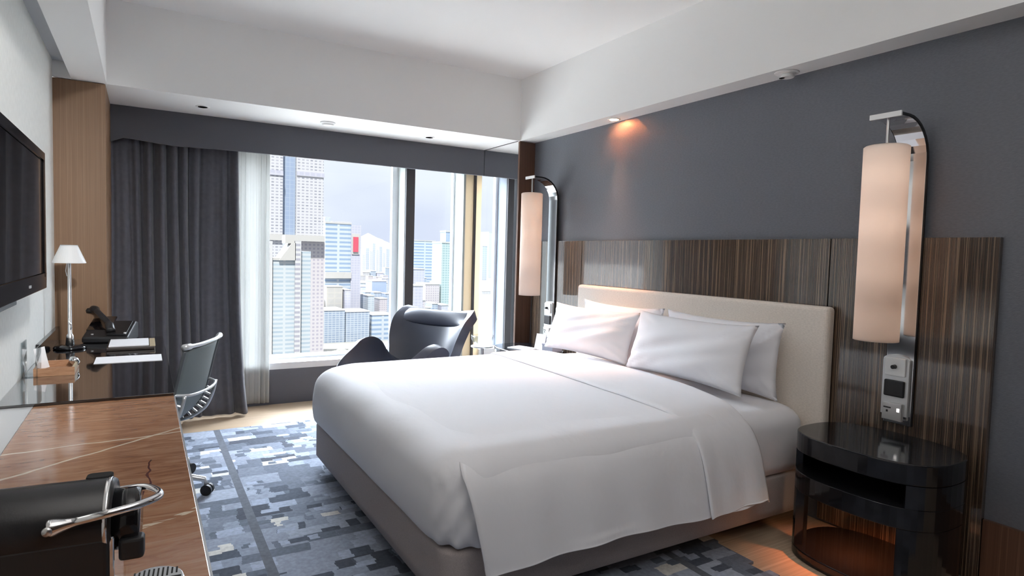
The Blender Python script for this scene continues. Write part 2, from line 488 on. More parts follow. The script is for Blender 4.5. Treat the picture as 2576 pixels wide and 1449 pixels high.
# ------------------------------------------------------------------ mesh helpers
class MB:
    def __init__(self):
        self.v, self.f = [], []
    def add(self, verts, faces):
        o = len(self.v)
        self.v += [tuple(p) for p in verts]
        self.f += [tuple(i + o for i in f) for f in faces]
        return self
    def box(self, x0, x1, y0, y1, z0, z1):
        return self.add([(x0, y0, z0), (x1, y0, z0), (x1, y1, z0), (x0, y1, z0), (x0, y0, z1), (x1, y0, z1), (x1, y1, z1), (x0, y1, z1)],
                        [(0, 3, 2, 1), (4, 5, 6, 7), (0, 1, 5, 4), (1, 2, 6, 5), (2, 3, 7, 6), (3, 0, 4, 7)])
    def prism(self, outline, z0, z1, axis='z'):
        n = len(outline)
        def p(a, b, c):
            return {'z': (a, b, c), 'y': (a, c, b), 'x': (c, a, b)}[axis]
        v = [p(a, b, z0) for a, b in outline] + [p(a, b, z1) for a, b in outline]
        f = [tuple(range(n - 1, -1, -1)), tuple(range(n, 2 * n))] + [(i, (i + 1) % n, n + (i + 1) % n, n + i) for i in range(n)]
        return self.add(v, f)
    def tube(self, pts, r, n=10, caps=True):
        pts = [Vector(p) for p in pts]
        rs = r if isinstance(r, (list, tuple)) else [r] * len(pts)
        prev, vs, fs = None, [], []
        for i, p in enumerate(pts):
            tg = (pts[min(i + 1, len(pts) - 1)] - pts[max(i - 1, 0)]).normalized()
            if prev is None:
                a = Vector((0, 0, 1)) if abs(tg.z) < 0.9 else Vector((1, 0, 0))
                prev = tg.cross(a).normalized()
            prev = (prev - tg * prev.dot(tg)).normalized()
            bn = tg.cross(prev)
            for k in range(n):
                a = 2 * pi * k / n
                vs.append(p + (prev * cos(a) + bn * sin(a)) * rs[i])
        for i in range(len(pts) - 1):
            for k in range(n):
                fs.append((i * n + k, i * n + (k + 1) % n, (i + 1) * n + (k + 1) % n, (i + 1) * n + k))
        if caps:
            fs.append(tuple(range(n - 1, -1, -1)))
            fs.append(tuple(range((len(pts) - 1) * n, len(pts) * n)))
        return self.add(vs, fs)
    def lathe(self, prof, n=32, c=(0, 0, 0), axis='z'):
        vs, fs = [], []
        for (r, h) in prof:
            for k in range(n):
                a = 2 * pi * k / n
                p = (r * cos(a), r * sin(a), h)
                if axis == 'x':
                    p = (h, r * cos(a), r * sin(a))
                elif axis == 'y':
                    p = (r * sin(a), h, r * cos(a))
                vs.append((p[0] + c[0], p[1] + c[1], p[2] + c[2]))
        for i in range(len(prof) - 1):
            for k in range(n):
                fs.append((i * n + k, i * n + (k + 1) % n, (i + 1) * n + (k + 1) % n, (i + 1) * n + k))
        if prof[0][0] > 1e-5:
            fs.append(tuple(range(n - 1, -1, -1)))
        if prof[-1][0] > 1e-5:
            fs.append(tuple(range((len(prof) - 1) * n, len(prof) * n)))
        return self.add(vs, fs)
    def grid(self, fn, nu, nv):
        vs = [fn(i / nu, j / nv) for j in range(nv + 1) for i in range(nu + 1)]
        fs = [(j * (nu + 1) + i, j * (nu + 1) + i + 1, (j + 1) * (nu + 1) + i + 1, (j + 1) * (nu + 1) + i) for j in range(nv) for i in range(nu)]
        return self.add(vs, fs)
    def build(self, name, m, parent=None, smooth=False, bevel=0.0, seg=2, sub=0, solid=0.0, loc=None, rot=None, solid_off=-1):
        me = bpy.data.meshes.new(name)
        me.from_pydata(self.v, [], self.f)
        me.validate()
        bm = bmesh.new()
        bm.from_mesh(me)
        bmesh.ops.remove_doubles(bm, verts=bm.verts, dist=1e-6)
        bmesh.ops.recalc_face_normals(bm, faces=bm.faces)
        bm.to_mesh(me)
        bm.free()
        me.materials.append(m)
        o = bpy.data.objects.new(name, me)
        COL.objects.link(o)
        if smooth:
            me.polygons.foreach_set('use_smooth', [True] * len(me.polygons))
        if solid:
            md = o.modifiers.new('thickness', 'SOLIDIFY')
            md.thickness = solid
            md.offset = solid_off
        if bevel:
            md = o.modifiers.new('bevel', 'BEVEL')
            md.width = bevel
            md.segments = seg
            md.limit_method = 'ANGLE'
            md.angle_limit = radians(40)
        if sub:
            md = o.modifiers.new('subdivision', 'SUBSURF')
            md.levels = sub
            md.render_levels = sub
        if parent is not None:
            o.parent = parent
        if loc is not None:
            o.location = loc
        if rot is not None:
            o.rotation_euler = rot
        return o

def box(name, m, x0, x1, y0, y1, z0, z1, parent=None, bevel=0.0, seg=2):
    """box whose origin sits at its own base centre (or at the parent's origin when it is a part)"""
    c = Vector(((x0 + x1) / 2, (y0 + y1) / 2, z0)) if parent is None else Vector((0, 0, 0))
    return MB().box(x0 - c.x, x1 - c.x, y0 - c.y, y1 - c.y, z0 - c.z, z1 - c.z).build(name, m, parent, bevel=bevel, seg=seg, loc=c if parent is None else None)

def tag(o, label, cat, group=None, kind=None):
    o['label'] = label
    o['category'] = cat
    if group:
        o['group'] = group
    if kind:
        o['kind'] = kind
    return o

def thing(name, label, cat, loc, rz=0.0, group=None):
    o = bpy.data.objects.new(name, None)
    COL.objects.link(o)
    o.location = loc
    o.rotation_euler = (0, 0, rz)
    o.empty_display_size = 0.1
    return tag(o, label, cat, group)

def struct(o):
    o['kind'] = 'structure'
    return o

def dup(root, loc, label, rz=None):
    c = root.copy()
    COL.objects.link(c)
    c.location = loc
    if rz is not None:
        c.rotation_euler = (0, 0, rz)
    c['label'] = label
    for ch in list(root.children):
        d = ch.copy()
        COL.objects.link(d)
        d.parent = c
        for g in list(ch.children):
            e = g.copy()
            COL.objects.link(e)
            e.parent = d
    return c

def catmull(pts, n=8):
    P = [Vector(p) for p in pts]
    P = [P[0] * 2 - P[1]] + P + [P[-1] * 2 - P[-2]]
    out = []
    for i in range(1, len(P) - 2):
        for k in range(n):
            s = k / n
            out.append(0.5 * ((2 * P[i]) + (P[i + 1] - P[i - 1]) * s + (2 * P[i - 1] - 5 * P[i] + 4 * P[i + 1] - P[i + 2]) * s * s + (3 * P[i] - P[i - 1] - 3 * P[i + 1] + P[i + 2]) * s ** 3))
    out.append(P[-2])
    return out

def rrect(x0, x1, y0, y1, r, n=6):
    o = []
    for cx, cy, a0 in ((x1 - r, y1 - r, 0), (x0 + r, y1 - r, 90), (x0 + r, y0 + r, 180), (x1 - r, y0 + r, 270)):
        for k in range(n + 1):
            a = radians(a0 + 90 * k / n)
            o.append((cx + r * cos(a), cy + r * sin(a)))
    return o

def hsh(*a):
    return (sin(sum(v * k for v, k in zip(a, (12.9898, 78.233, 37.719)))) * 43758.5453) % 1.0

def wav(x, y, s=1.0):
    return sin(x * 5.1 * s + 1.3 * sin(y * 3.7 * s)) * 0.5 + sin(y * 6.3 * s + 2.0 + 1.1 * sin(x * 4.9 * s)) * 0.5

# ------------------------------------------------------------------ room shell
XL, XR, YP, YW = -0.465, 2.985, 4.67, 5.48
ZB, ZC, YB = 2.313, 2.838, -3.2
XE = 3.45                                                    # right end of the alcove space added in place of a mirror
struct(box('floor', M['floor_wood'], XL - 0.2, XE + 0.2, YB - 0.2, YW + 0.25, -0.12, 0.0))
struct(box('wall_left', M['wallpaper_light'], XL - 0.2, XL, YB - 0.2, YP, 0.0, ZC))
struct(box('wall_right', M['wallpaper_dark'], XR, XR + 0.2, YB - 0.2, YP + 0.20, 0.0, ZB + 0.02))
struct(box('wall_back', M['walnut_dark'], XL, XR, YB - 0.2, YB, 0.0, ZC))
struct(box('ceiling', M['paint'], XL - 0.2, XE + 0.2, YB - 0.2, YP + 0.05, ZC, ZC + 0.15))
struct(box('trim_1', M['paint'], XL - 0.2, XE + 0.2, YP, YW + 0.30, ZB, ZC + 0.15))          # dropped beam, ceiling of the window alcove
struct(box('trim_2', M['paint'], 2.826, XR + 0.2, YB, YP, ZB, ZC))                              # soffit over the dark wall
struct(box('trim_3', M['paint'], -0.371, -0.192, YB, YP, ZB, ZC))                               # soffit beside the pale wall
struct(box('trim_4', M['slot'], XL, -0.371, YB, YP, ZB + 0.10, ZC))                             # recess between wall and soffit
struct(box('trim_5', M['walnut'], XL, -0.198, YP, YW + 0.25, 0.0, ZB - 0.004))                 # wood clad pier, left
struct(box('trim_6', M['walnut_dark'], 2.826, XR, YP, YP + 0.025, 0.0, ZB - 0.004))             # wood clad pier, right
struct(box('wall_alcove', M['paint'], XE, XE + 0.2, YP + 0.1, YW + 0.25, 0.0, ZB))  # closes the space added in place of the mirror
struct(box('trim_7', M['paint'], XR + 0.2, XE + 0.2, YP + 0.05, YP + 0.1, 0.0, ZB))
struct(box('wall_window', M['base_grey'], -0.198, XE, YW, YW + 0.25, 0.0, 0.297))
struct(box('wall_window_lintel', M['paint'], -0.198, XE, YW + 0.02, YW + 0.25, 2.16, ZB))
struct(box('baseboard_right', M['walnut_dark'], XR - 0.020, XR, YB, 1.14, 0.0, 0.285))
struct(box('trim_8', M['mullion'], 2.811, 2.819, YP + 0.02, 5.33, ZB - 0.004, ZB))             # dark joint across the alcove ceiling

# windows --------------------------------------------------------------
ZS0, ZS1, ZT = 0.297, 0.363, 2.165
YG = YW + 0.22                                                # glass line, at the outer side of the reveals
GK = (YG - 0.02) / YW
def wpart(name, m, parent, x0, x1, y0, y1, z0, z1, **k):
    o = parent.location
    return MB().box(x0 - o.x, x1 - o.x, y0 - o.y, y1 - o.y, z0 - o.z, z1 - o.z).build(name, m, parent, **k)
def window(name, x):
    w = bpy.data.objects.new(name, None)
    COL.objects.link(w)
    w.location = (x, YW + 0.1, ZS0)
    w['kind'] = 'structure'
    return w
w1 = window('window_1', 1.0)
wpart('sill', M['frame_white'], w1, -0.19, 2.093, YW, YG + 0.03, ZS0, ZS1 - 0.012)
wpart('frame', M['frame_white'], w1, -0.19, 2.16, YG - 0.02, YG + 0.03, ZS1 - 0.012, ZS1 + 0.022)
wpart('frame', M['frame_white'], w1, 1.966 * GK, 2.16, YG - 0.02, YG + 0.03, ZS1 + 0.022, ZT)
wpart('pane', M['glass'], w1, -0.19, 1.966 * GK, YG, YG + 0.008, ZS1 + 0.022, ZT)
w2 = window('window_2', 2.4)
wpart('mullion', M['mullion'], w2, 2.096, 2.180, YW - 0.01, YW + 0.02, ZS0, ZT)
wpart('mullion_core', M['frame_pale'], w2, 2.093, 2.180, YW + 0.02, YG + 0.03, ZS0, ZT)
wpart('sill', M['frame_white'], w2, 2.180, 2.690, YW, YG + 0.03, ZS0, ZS1 - 0.012)
wpart('frame', M['frame_white'], w2, 2.18, 2.69, YG - 0.02, YG + 0.03, ZS1 - 0.012, ZS1 + 0.022)
wpart('frame', M['frame_white'], w2, 2.577 * GK, 2.692, YG - 0.02, YG + 0.03, ZS1, ZT)
wpart('jamb', M['frame_pale'], w2, 2.690, 2.712, YW, YG + 0.03, ZS0, ZT)
wpart('screen', M['cream_glow_sheet'], w2, 2.712, 2.806, YW + 0.02, YW + 0.024, ZS0, ZT)  # made-up sheet, backlit to brighten the beige face
wpart('joint', M['mullion'], w2, 2.806, 2.826, YW - 0.01, YG, ZS0, ZT)
wpart('pane', M['glass'], w2, 2.180, 2.577 * GK, YG, YG + 0.008, ZS1, ZT)
w3 = window('mirrored_window', 3.0)  # built shapes stand in for the mirror reflection beside the right pier
wpart('screen', M['cream_glow_sheet'], w3, 2.826, 2.898, YW + 0.02, YW + 0.024, ZS0, ZT)  # stands in for the mirrored image of the first sheet
wpart('sill', M['frame_white'], w3, 2.898, 3.185, YW, YG + 0.03, ZS0, ZS1)
wpart('frame', M['frame_white'], w3, 3.046 * GK, 3.186, YG - 0.02, YG + 0.03, ZS1, ZT)
wpart('mullion', M['mullion'], w3, 3.188, 3.258, YW - 0.01, YW + 0.02, ZS0, ZT)
wpart('mullion_core', M['frame_blue'], w3, 3.185, 3.258, YW + 0.02, YG + 0.03, ZS0, ZT)
wpart('frame', M['mullion'], w3, 3.318, 3.45, YW, YG + 0.03, ZS0, ZT)
wpart('pane', M['glass'], w3, 2.898, 3.046 * GK, YG, YG + 0.008, ZS1, ZT)
wpart('pane', M['glass'], w3, 3.258, 3.318, YG, YG + 0.008, ZS1, ZT)

# valance with a wavy lower edge at its left end, in two lengths -----------
def valance(x0, x1, label, wave):
    n = 40
    top, bot = [], []
    for i in range(n + 1):
        xx = x0 + (x1 - x0) * i / n
        zb = 2.070 + (0.016 * cos((xx + 0.17) * 6.5) * math.exp(-((xx + 0.1) / 0.45) ** 2) if wave else 0.0)
        if wave and i == 0:
            zb = 2.05
        top.append((xx - x0, 2.312))
        bot.append((xx - x0, zb))
    o = MB().prism(bot + top[::-1], 0, 0.025, axis='y').build('curtain_valance', M['valance'], loc=(x0, 5.300, 0))
    return tag(o, label, 'valance')
valance(-0.197, 2.808, 'long charcoal fabric valance above the wide window and grey curtain', True)
valance(2.818, XE, 'short charcoal valance piece for the mirror reflection beside the right wood pier', False)  # stands in for the mirror reflection of the long valance

# curtains -----------------------------------------------------------------
def curtain(name, m, x0, x1, y, z0, z1, folds, depth, label, cat, seed, flare=0.0, loose=0.0, lean=0.0):
    rnd = random.Random(seed)
    ph = [rnd.uniform(0, 6.28) for _ in range(6)]
    def fn(u, v):
        zz = z0 + (z1 - z0) * v
        low = (1 - v)
        uu = u + 0.012 * sin(u * 17 + ph[0] + v * 2.2) * (0.4 + low)
        a = uu * folds * 2 * pi + 0.9 * sin(uu * 7 + ph[1]) + loose * low * sin(v * 2.6 + uu * 5 + ph[2])
        am = depth * (0.55 + 0.45 * sin(uu * 9 + ph[3])) * (0.72 + 0.5 * low * sin(uu * 4 + ph[4]) ** 2)
        xx = x0 + (x1 - x0) * u + flare * low ** 3 * max(0, (u - 0.7) / 0.3) + 0.35 * am * cos(a)
        yy = y - lean * low ** 1.4 + (0.68 + 0.32 * low) * am * sin(a) + 0.35 * am * sin(2 * a + ph[5])
        return (xx, yy, zz)
    o = MB().grid(fn, int(folds * 14), 36).build(name, m, smooth=True, solid=0.003)
    return tag(o, label, cat)
curtain('blackout_curtain', M['curtain'], -0.212, 0.640, 5.412, 0.02, 2.20, 10, 0.082, 'long charcoal curtain hanging in deep folds at left of the window', 'curtain', 3, flare=0.05, loose=1.6, lean=0.19)
curtain('sheer_curtain', M['sheer'], 0.60, 0.895, 5.450, 0.03, 2.20, 8, 0.020, 'white sheer curtain showing between the charcoal curtain and the glass', 'curtain', 5, loose=0.5)

# ------------------------------------------------------------------ carpet
carpet = MB()
edge_x, edge_y = [], []
rnd = random.Random(4)
yy = -2.6
pts = []
x_edge = 2.285
while yy < 4.80:
    step = rnd.choice((0.05, 0.08, 0.13, 0.2))
    xx = x_edge + rnd.choice((0, 0, -0.035, 0.02, -0.06))
    pts += [(xx, yy), (xx, min(yy + step, 4.82))]
    yy += step
outline = [(0.05, -2.6)] + pts + [(0.05, 4.82), (0.05, 4.55), (-0.40, 4.55), (-0.40, 2.88), (0.05, 2.88)]
co = carpet.prism(outline, 0.0, 0.012).build('patchwork_carpet', M['carpet'])
tag(co, 'blue and grey patchwork carpet between the desk and the bed', 'carpet')

# ------------------------------------------------------------------ headboard wall panels
def wall_panel(y0, y1, z0, label):
    o = box('wall_panel', M['zebrano'], XR - 0.026, XR - 0.0005, y0, y1, z0, 1.445, bevel=0.002)
    return tag(o, label, 'wall panel', 'striped veneer wall panels')
wall_panel(1.143, 1.856, 0.02, 'dark striped veneer panel behind the nearer bedside table')
wall_panel(1.861, 3.906, 0.30, 'long striped veneer panel above the beige headboard')
wall_panel(3.911, 4.620, 0.02, 'striped veneer panel beside the wood pier at the window end')

hb = MB().box(0, 0.062, -1.03, 1.03, 0, 0.80).build('headboard', M['linen'], bevel=0.022, seg=4, loc=(XR - 0.026 - 0.063, 2.839, 0.305))
tag(hb, 'long beige linen upholstered headboard on the striped wall', 'headboard')

# ------------------------------------------------------------------ bed
BX0, BX1, BY0, BY1 = 0.885, 2.893, 1.862, 3.80
def slab(x0, x1, y0, y1, z0, z1, rp, rf, corner_pts=8, fill=5, bulge=0.0, crown=0.0, rough=0.0, foot_in=0.0):
    """rounded slab: plan corners rp, top fillet rf"""
    mb = MB()
    base = rrect(0, 1, 0, 1, 0.0001, corner_pts)
    rings = []
    def ring(ins, z, extra=0.0):
        r = max(rp - ins * 0.6, 0.02)
        pts = rrect(x0 + ins - extra, x1 - ins + extra, y0 + ins - extra, y1 - ins + extra, r, corner_pts)
        dense = []
        for i in range(len(pts)):
            a, b = Vector(pts[i]), Vector(pts[(i + 1) % len(pts)])
            k = max(1, int(round((b - a).length / 0.11))) if (b - a).length > 0.25 else 1
            k = ring.k.setdefault(i, k)
            for s in range(k):
                dense.append(tuple(a.lerp(b, s / k)))
        return [(p[0], p[1], z) for p in dense]
    ring.k = {}
    H = z1 - z0
    rings.append(ring(0.02, z0))
    for s in (0.04, 0.25, 0.5, 0.75, 1.0):
        rings.append(ring(0.0, z0 + (H - rf) * s, bulge * sin(pi * min(1, s * 0.8 + 0.1))))
    for k in range(1, 7):
        a = pi / 2 * k / 6
        rings.append(ring(rf * (1 - cos(a)), z1 - rf + rf * sin(a), bulge * 0.4 * (1 - k / 6)))
    n = len(rings[0])
    cx, cy = (x0 + x1) / 2, (y0 + y1) / 2
    last = rings[-1]
    for k in range(1, fill + 1):
        s = 1 - k / (fill + 0.6)
        rings.append([(cx + (p[0] - cx) * s, cy + (p[1] - cy) * s, z1 + crown * (1 - s * s)) for p in last])
    vs = [p for r in rings for p in r]
    if rough:
        vs = [(p[0] + rough * wav(p[1] * 2.3, p[2] * 3.1), p[1] + rough * wav(p[0] * 2.1 + 4, p[2] * 2.7), p[2] + (rough * wav(p[0] * 1.7, p[1] * 1.9) if p[2] > z0 + 0.03 else 0)) for p in vs]
    fs = []
    for i in range(len(rings) - 1):
        for k in range(n):
            fs.append((i * n + k, i * n + (k + 1) % n, (i + 1) * n + (k + 1) % n, (i + 1) * n + k))
    fs.append(tuple(range(n - 1, -1, -1)))
    fs.append(tuple(range((len(rings) - 1) * n, len(rings) * n)))
    return mb.add(vs, fs)

bed = thing('bed', 'wide double bed on a taupe upholstered base against the headboard', 'bed', (1.9, 2.83, 0.012))
def bl(mb):   # move to bed-local coordinates
    mb.v = [(p[0] - 1.9, p[1] - 2.83, p[2] - 0.012) for p in mb.v]
    return mb
bl(slab(BX0, BX1, BY0, BY1, 0.085, 0.292, 0.09, 0.02, fill=2)).build('base', M['base_cloth'], bed, smooth=True)
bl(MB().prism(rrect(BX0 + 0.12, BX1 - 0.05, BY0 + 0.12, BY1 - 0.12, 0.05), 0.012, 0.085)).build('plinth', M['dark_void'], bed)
bl(MB().tube([(BX0 + 0.045, BY0 + 0.028, 0.09), (BX0 + 0.040, BY0 + 0.022, 0.19), (BX0 + 0.046, BY0 + 0.030, 0.285)], 0.004, 6)).build('seam', M['dark_leather'], bed)
bl(slab(BX0 + 0.03, BX1 - 0.01, BY0 + 0.002, BY1 - 0.002, 0.293, 0.600, 0.13, 0.095, fill=6, bulge=0.010, rough=0.003)).build('mattress', M['sheet'], bed, smooth=True)

duvet = thing('duvet', 'white duvet tucked at the foot and hanging over the bed side', 'duvet', (1.6, 2.83, 0.29))
def dl(mb):
    mb.v = [(p[0] - 1.6, p[1] - 2.83, p[2] - 0.29) for p in mb.v]
    return mb
body = slab(BX0 - 0.018, 2.36, BY0 - 0.020, BY1 + 0.022, 0.297, 0.626, 0.16, 0.125, corner_pts=12, fill=9, bulge=0.014, crown=0.010, rough=0.003)
# creases of the tucked corner nearest the camera
vs = []
for p in body.v:
    dx, dy = p[0] - (BX0 + 0.055), p[1] - (BY0 + 0.02)
    w = math.exp(-((dx / 0.13) ** 2 + (dy / 0.11) ** 2)) * max(0.0, min(1.0, (0.60 - p[2]) / 0.12))
    k = 0.017 * w * sin((p[0] - p[1]) * 62 + p[2] * 75)
    vs.append((p[0] - k, p[1] - k, p[2]))
body.v = vs
# open at the head end and underneath, so the cover lies over the mattress as a shell
body.f = [f for f in body.f if not (len(f) > 4 and body.v[f[0]][2] < 0.4) and not all(body.v[i][0] > 2.30 and body.v[i][2] < 0.60 for i in f)]
dl(body).build('cover', M['sheet'], duvet, smooth=True, sub=1, solid=0.010)
prof_pts = [(3.845, 0.36), (3.846, 0.52), (3.80, 0.604), (3.70, 0.629), (3.2, 0.638), (2.8, 0.641), (2.3, 0.639), (2.12, 0.634), (2.00, 0.622), (1.91, 0.594), (1.845, 0.540), (1.808, 0.46), (1.782, 0.35), (1.765, 0.262), (1.760, 0.245)]
PROF = catmull([(a, b, 0) for a, b in prof_pts], 6)
def prof(tt, lift=0.0):
    k = tt * (len(PROF) - 1)
    i = min(int(k), len(PROF) - 2)
    p = PROF[i].lerp(PROF[i + 1], k - i)
    tg = (PROF[i + 1] - PROF[i]).normalized()
    return p.x - tg.y * lift * -1, p.y + abs(tg.x) * lift
T_EDGE = 0.03
def hang(u, v):
    tt = T_EDGE + (1 - T_EDGE) * v
    yy, zz = prof(tt)
    drop = max(0.0, (0.60 - zz) / 0.35)
    top = max(0.0, min(1.0, (yy - 1.86) / 0.16))
    x0 = 0.925 + 0.055 * drop + 0.060 * top
    xx = x0 + (2.36 - x0) * u
    yy -= 0.010 * drop * (0.5 + 0.5 * sin(xx * 9 + 0.7)) + 0.006 * drop * sin(xx * 23)
    zz -= 0.020 * max(0.0, 1 - u / 0.10) ** 1.5 * top
    zz += 0.002 * wav(xx * 3, yy * 4) * drop - 0.006 * top + (0.010 * sin(xx * 5.2) * drop if v > 0.9 else 0)
    return (xx, yy, zz)
dl(MB().grid(hang, 70, 80)).build('side_drop', M['sheet'], duvet, smooth=True, solid=0.005, solid_off=1)
def fold(u, v):
    tt = 0.05 + 0.95 * v
    yy, zz = prof(tt, 0.007)
    drop = max(0.0, (0.60 - zz) / 0.35) if yy < 2.5 else 0.0
    mid = max(0.0, 1 - ((yy - 2.9) / 1.0) ** 2)
    x0 = 2.035 + 0.07 * max(0.0, (yy - 2.2) / 1.6) - 0.02 * mid
    x1 = 2.405 + 0.155 * mid + 0.012 * drop
    xx = x0 + (x1 - x0) * u
    yy -= 0.010 * drop + 0.007 * drop * sin(xx * 19 + 1) + 0.004 * drop * sin(xx * 41)
    zz += 0.002 * wav(xx * 5, yy * 3.0) - 0.012 * (u > 0.985) - 0.007 * max(0.0, 1 - u / 0.06)
    if v > 0.97:
        zz += 0.008 * sin(xx * 14)
    return (xx, yy, zz)
dl(MB().grid(fold, 26, 84)).build('turned_down_band', M['sheet'], duvet, smooth=True, solid=0.006, solid_off=1)
# pillows --------------------------------------------------------------
def pillow(name, cx, cy, z0, w, h, thick, tilt, rz, label, seed):
    rnd = random.Random(seed)
    a, b = rnd.uniform(0, 6), rnd.uniform(0, 6)
    mb = MB()
    for side in (1, -1):
        def fn(u, v, side=side):
            s, q = 2 * u - 1, 2 * v - 1
            pin = 1 - 0.11 * (1 - abs(s) ** 2.5)        # edges drawn in between the corners
            pin2 = 1 - 0.065 * (1 - abs(q) ** 2.5)
            yy = s * w / 2 * pin2
            zz = h / 2 + q * h / 2 * pin
            t = max(0.0, (1 - abs(s) ** 2.6) * (1 - abs(q) ** 2.6)) ** 0.62
            low = 1 + 0.22 * (0.5 - v)
            d = side * thick / 2 * t * low + 0.007 * t * sin(s * 5 + a + q * 4) + 0.005 * t * sin(q * 11 + s * 7 + b)
            d += side * 0.0035 * sin(26 * (abs(s) - abs(q) * 0.7) + 3 * sin(s * 4 + b)) * max(0, abs(s) * abs(q) - 0.12) * 3.0 * (t > 0.02)
            edge = (1 - t)
            d += 0.005 * edge * sin(s * 22 + a) * (1 - edge)
            return (d, yy, zz)
        mb.grid(fn, 36, 26)
    o = mb.build(name, M['pillowcase'], smooth=True, loc=(cx, cy, z0), rot=(0, tilt, rz))
    return tag(o, label, 'pillow', 'pillows on the bed')
pillow('pillow', 2.782, 3.262, 0.606, 0.83, 0.405, 0.115, radians(6), radians(0), 'rear pillow at the window end, behind the front one', 1)
pillow('pillow', 2.786, 2.405, 0.606, 0.83, 0.405, 0.115, radians(5), radians(0), 'rear pillow at the nightstand end, corner showing behind', 2)
pillow('pillow', 2.560, 3.345, 0.646, 0.885, 0.350, 0.165, radians(18), radians(2), 'front white pillow at the window end of the bed', 3)
pillow('pillow', 2.552, 2.462, 0.644, 0.885, 0.372, 0.170, radians(17), radians(-1), 'front white pillow nearest the black nightstand, largest in view', 4)

# ------------------------------------------------------------------ bedside tables
def strip(outline, i0, i1, th, z0, z1):
    """a bent board following the outline from point i0 to i1, th thick to the inside"""
    seg = [Vector((p[0], p[1])) for p in outline[i0:i1 + 1]]
    inn = []
    for i, p in enumerate(seg):
        tg = (seg[min(i + 1, len(seg) - 1)] - seg[max(i - 1, 0)]).normalized()
        inn.append(p + Vector((tg.y, -tg.x)) * th)
    mb = MB()
    poly = [tuple(p) for p in seg] + [tuple(p) for p in inn[::-1]]
    return mb.prism(poly, z0, z1)
def nightstand(loc_y, label):
    t = thing('nightstand', label, 'bedside table', (2.715, loc_y, 0.0), group='black bedside tables')
    o = []
    for k in range(64):
        a = 2 * pi * k / 64 - pi * 0.5
        e = 2 / 2.7
        o.append((-0.238 * abs(cos(a)) ** e * (1 if cos(a) > 0 else -1), 0.312 * abs(sin(a)) ** e * (1 if sin(a) > 0 else -1)))
    n = 64                                   # runs from -y over the front (-x) to +y and round the back
    MB().prism(o, 0.475, 0.560).build('top', M['black_gloss'], t, bevel=0.006, seg=3)
    MB().prism(o, 0.300, 0.385).build('shelf', M['black_gloss'], t, bevel=0.003)
    MB().prism(o, 0.0, 0.045).build('base', M['black_gloss'], t, bevel=0.006, seg=3)
    # drum band each side of the front slot (shelf to top)
    oo = o + o[:20]
    strip(oo, 47, 73, 0.03, 0.385, 0.475).build('side_band', M['black_gloss'], t)
    strip(o, 27, 47, 0.03, 0.385, 0.475).build('side_band', M['black_gloss'], t)
    # legs: bent boards at the front corners and one at the back
    strip(o, 24, 31, 0.035, 0.045, 0.300).build('leg', M['black_gloss'], t)
    strip(oo, 62, 74, 0.035, 0.045, 0.300).build('leg', M['black_gloss'], t)
    strip(o, 50, 56, 0.035, 0.045, 0.300).build('leg', M['black_gloss'], t)
    lamp = MB().lathe([(0.028, 0.285), (0.028, 0.298)], 20, (-0.07, 0.02, 0)).build('under_lamp', M['bulb_warm'], t)
    return t
ns1 = nightstand(1.447, 'black lacquer bedside table beside the bed, nearest the camera')
spot = link_light('nightstand_lamp_light', 'SPOT', (-0.07, 0.02, 0.280), 6.5, (1.0, 0.22, 0.05), parent=ns1, shadow_soft_size=0.02, spot_size=radians(128), spot_blend=0.5)
ns2 = dup(ns1, (2.715, 4.265, 0.0), 'black bedside table beyond the pillows by the window')
for ch in list(ns2.children):
    if ch.type == 'LIGHT':
        bpy.data.objects.remove(ch)

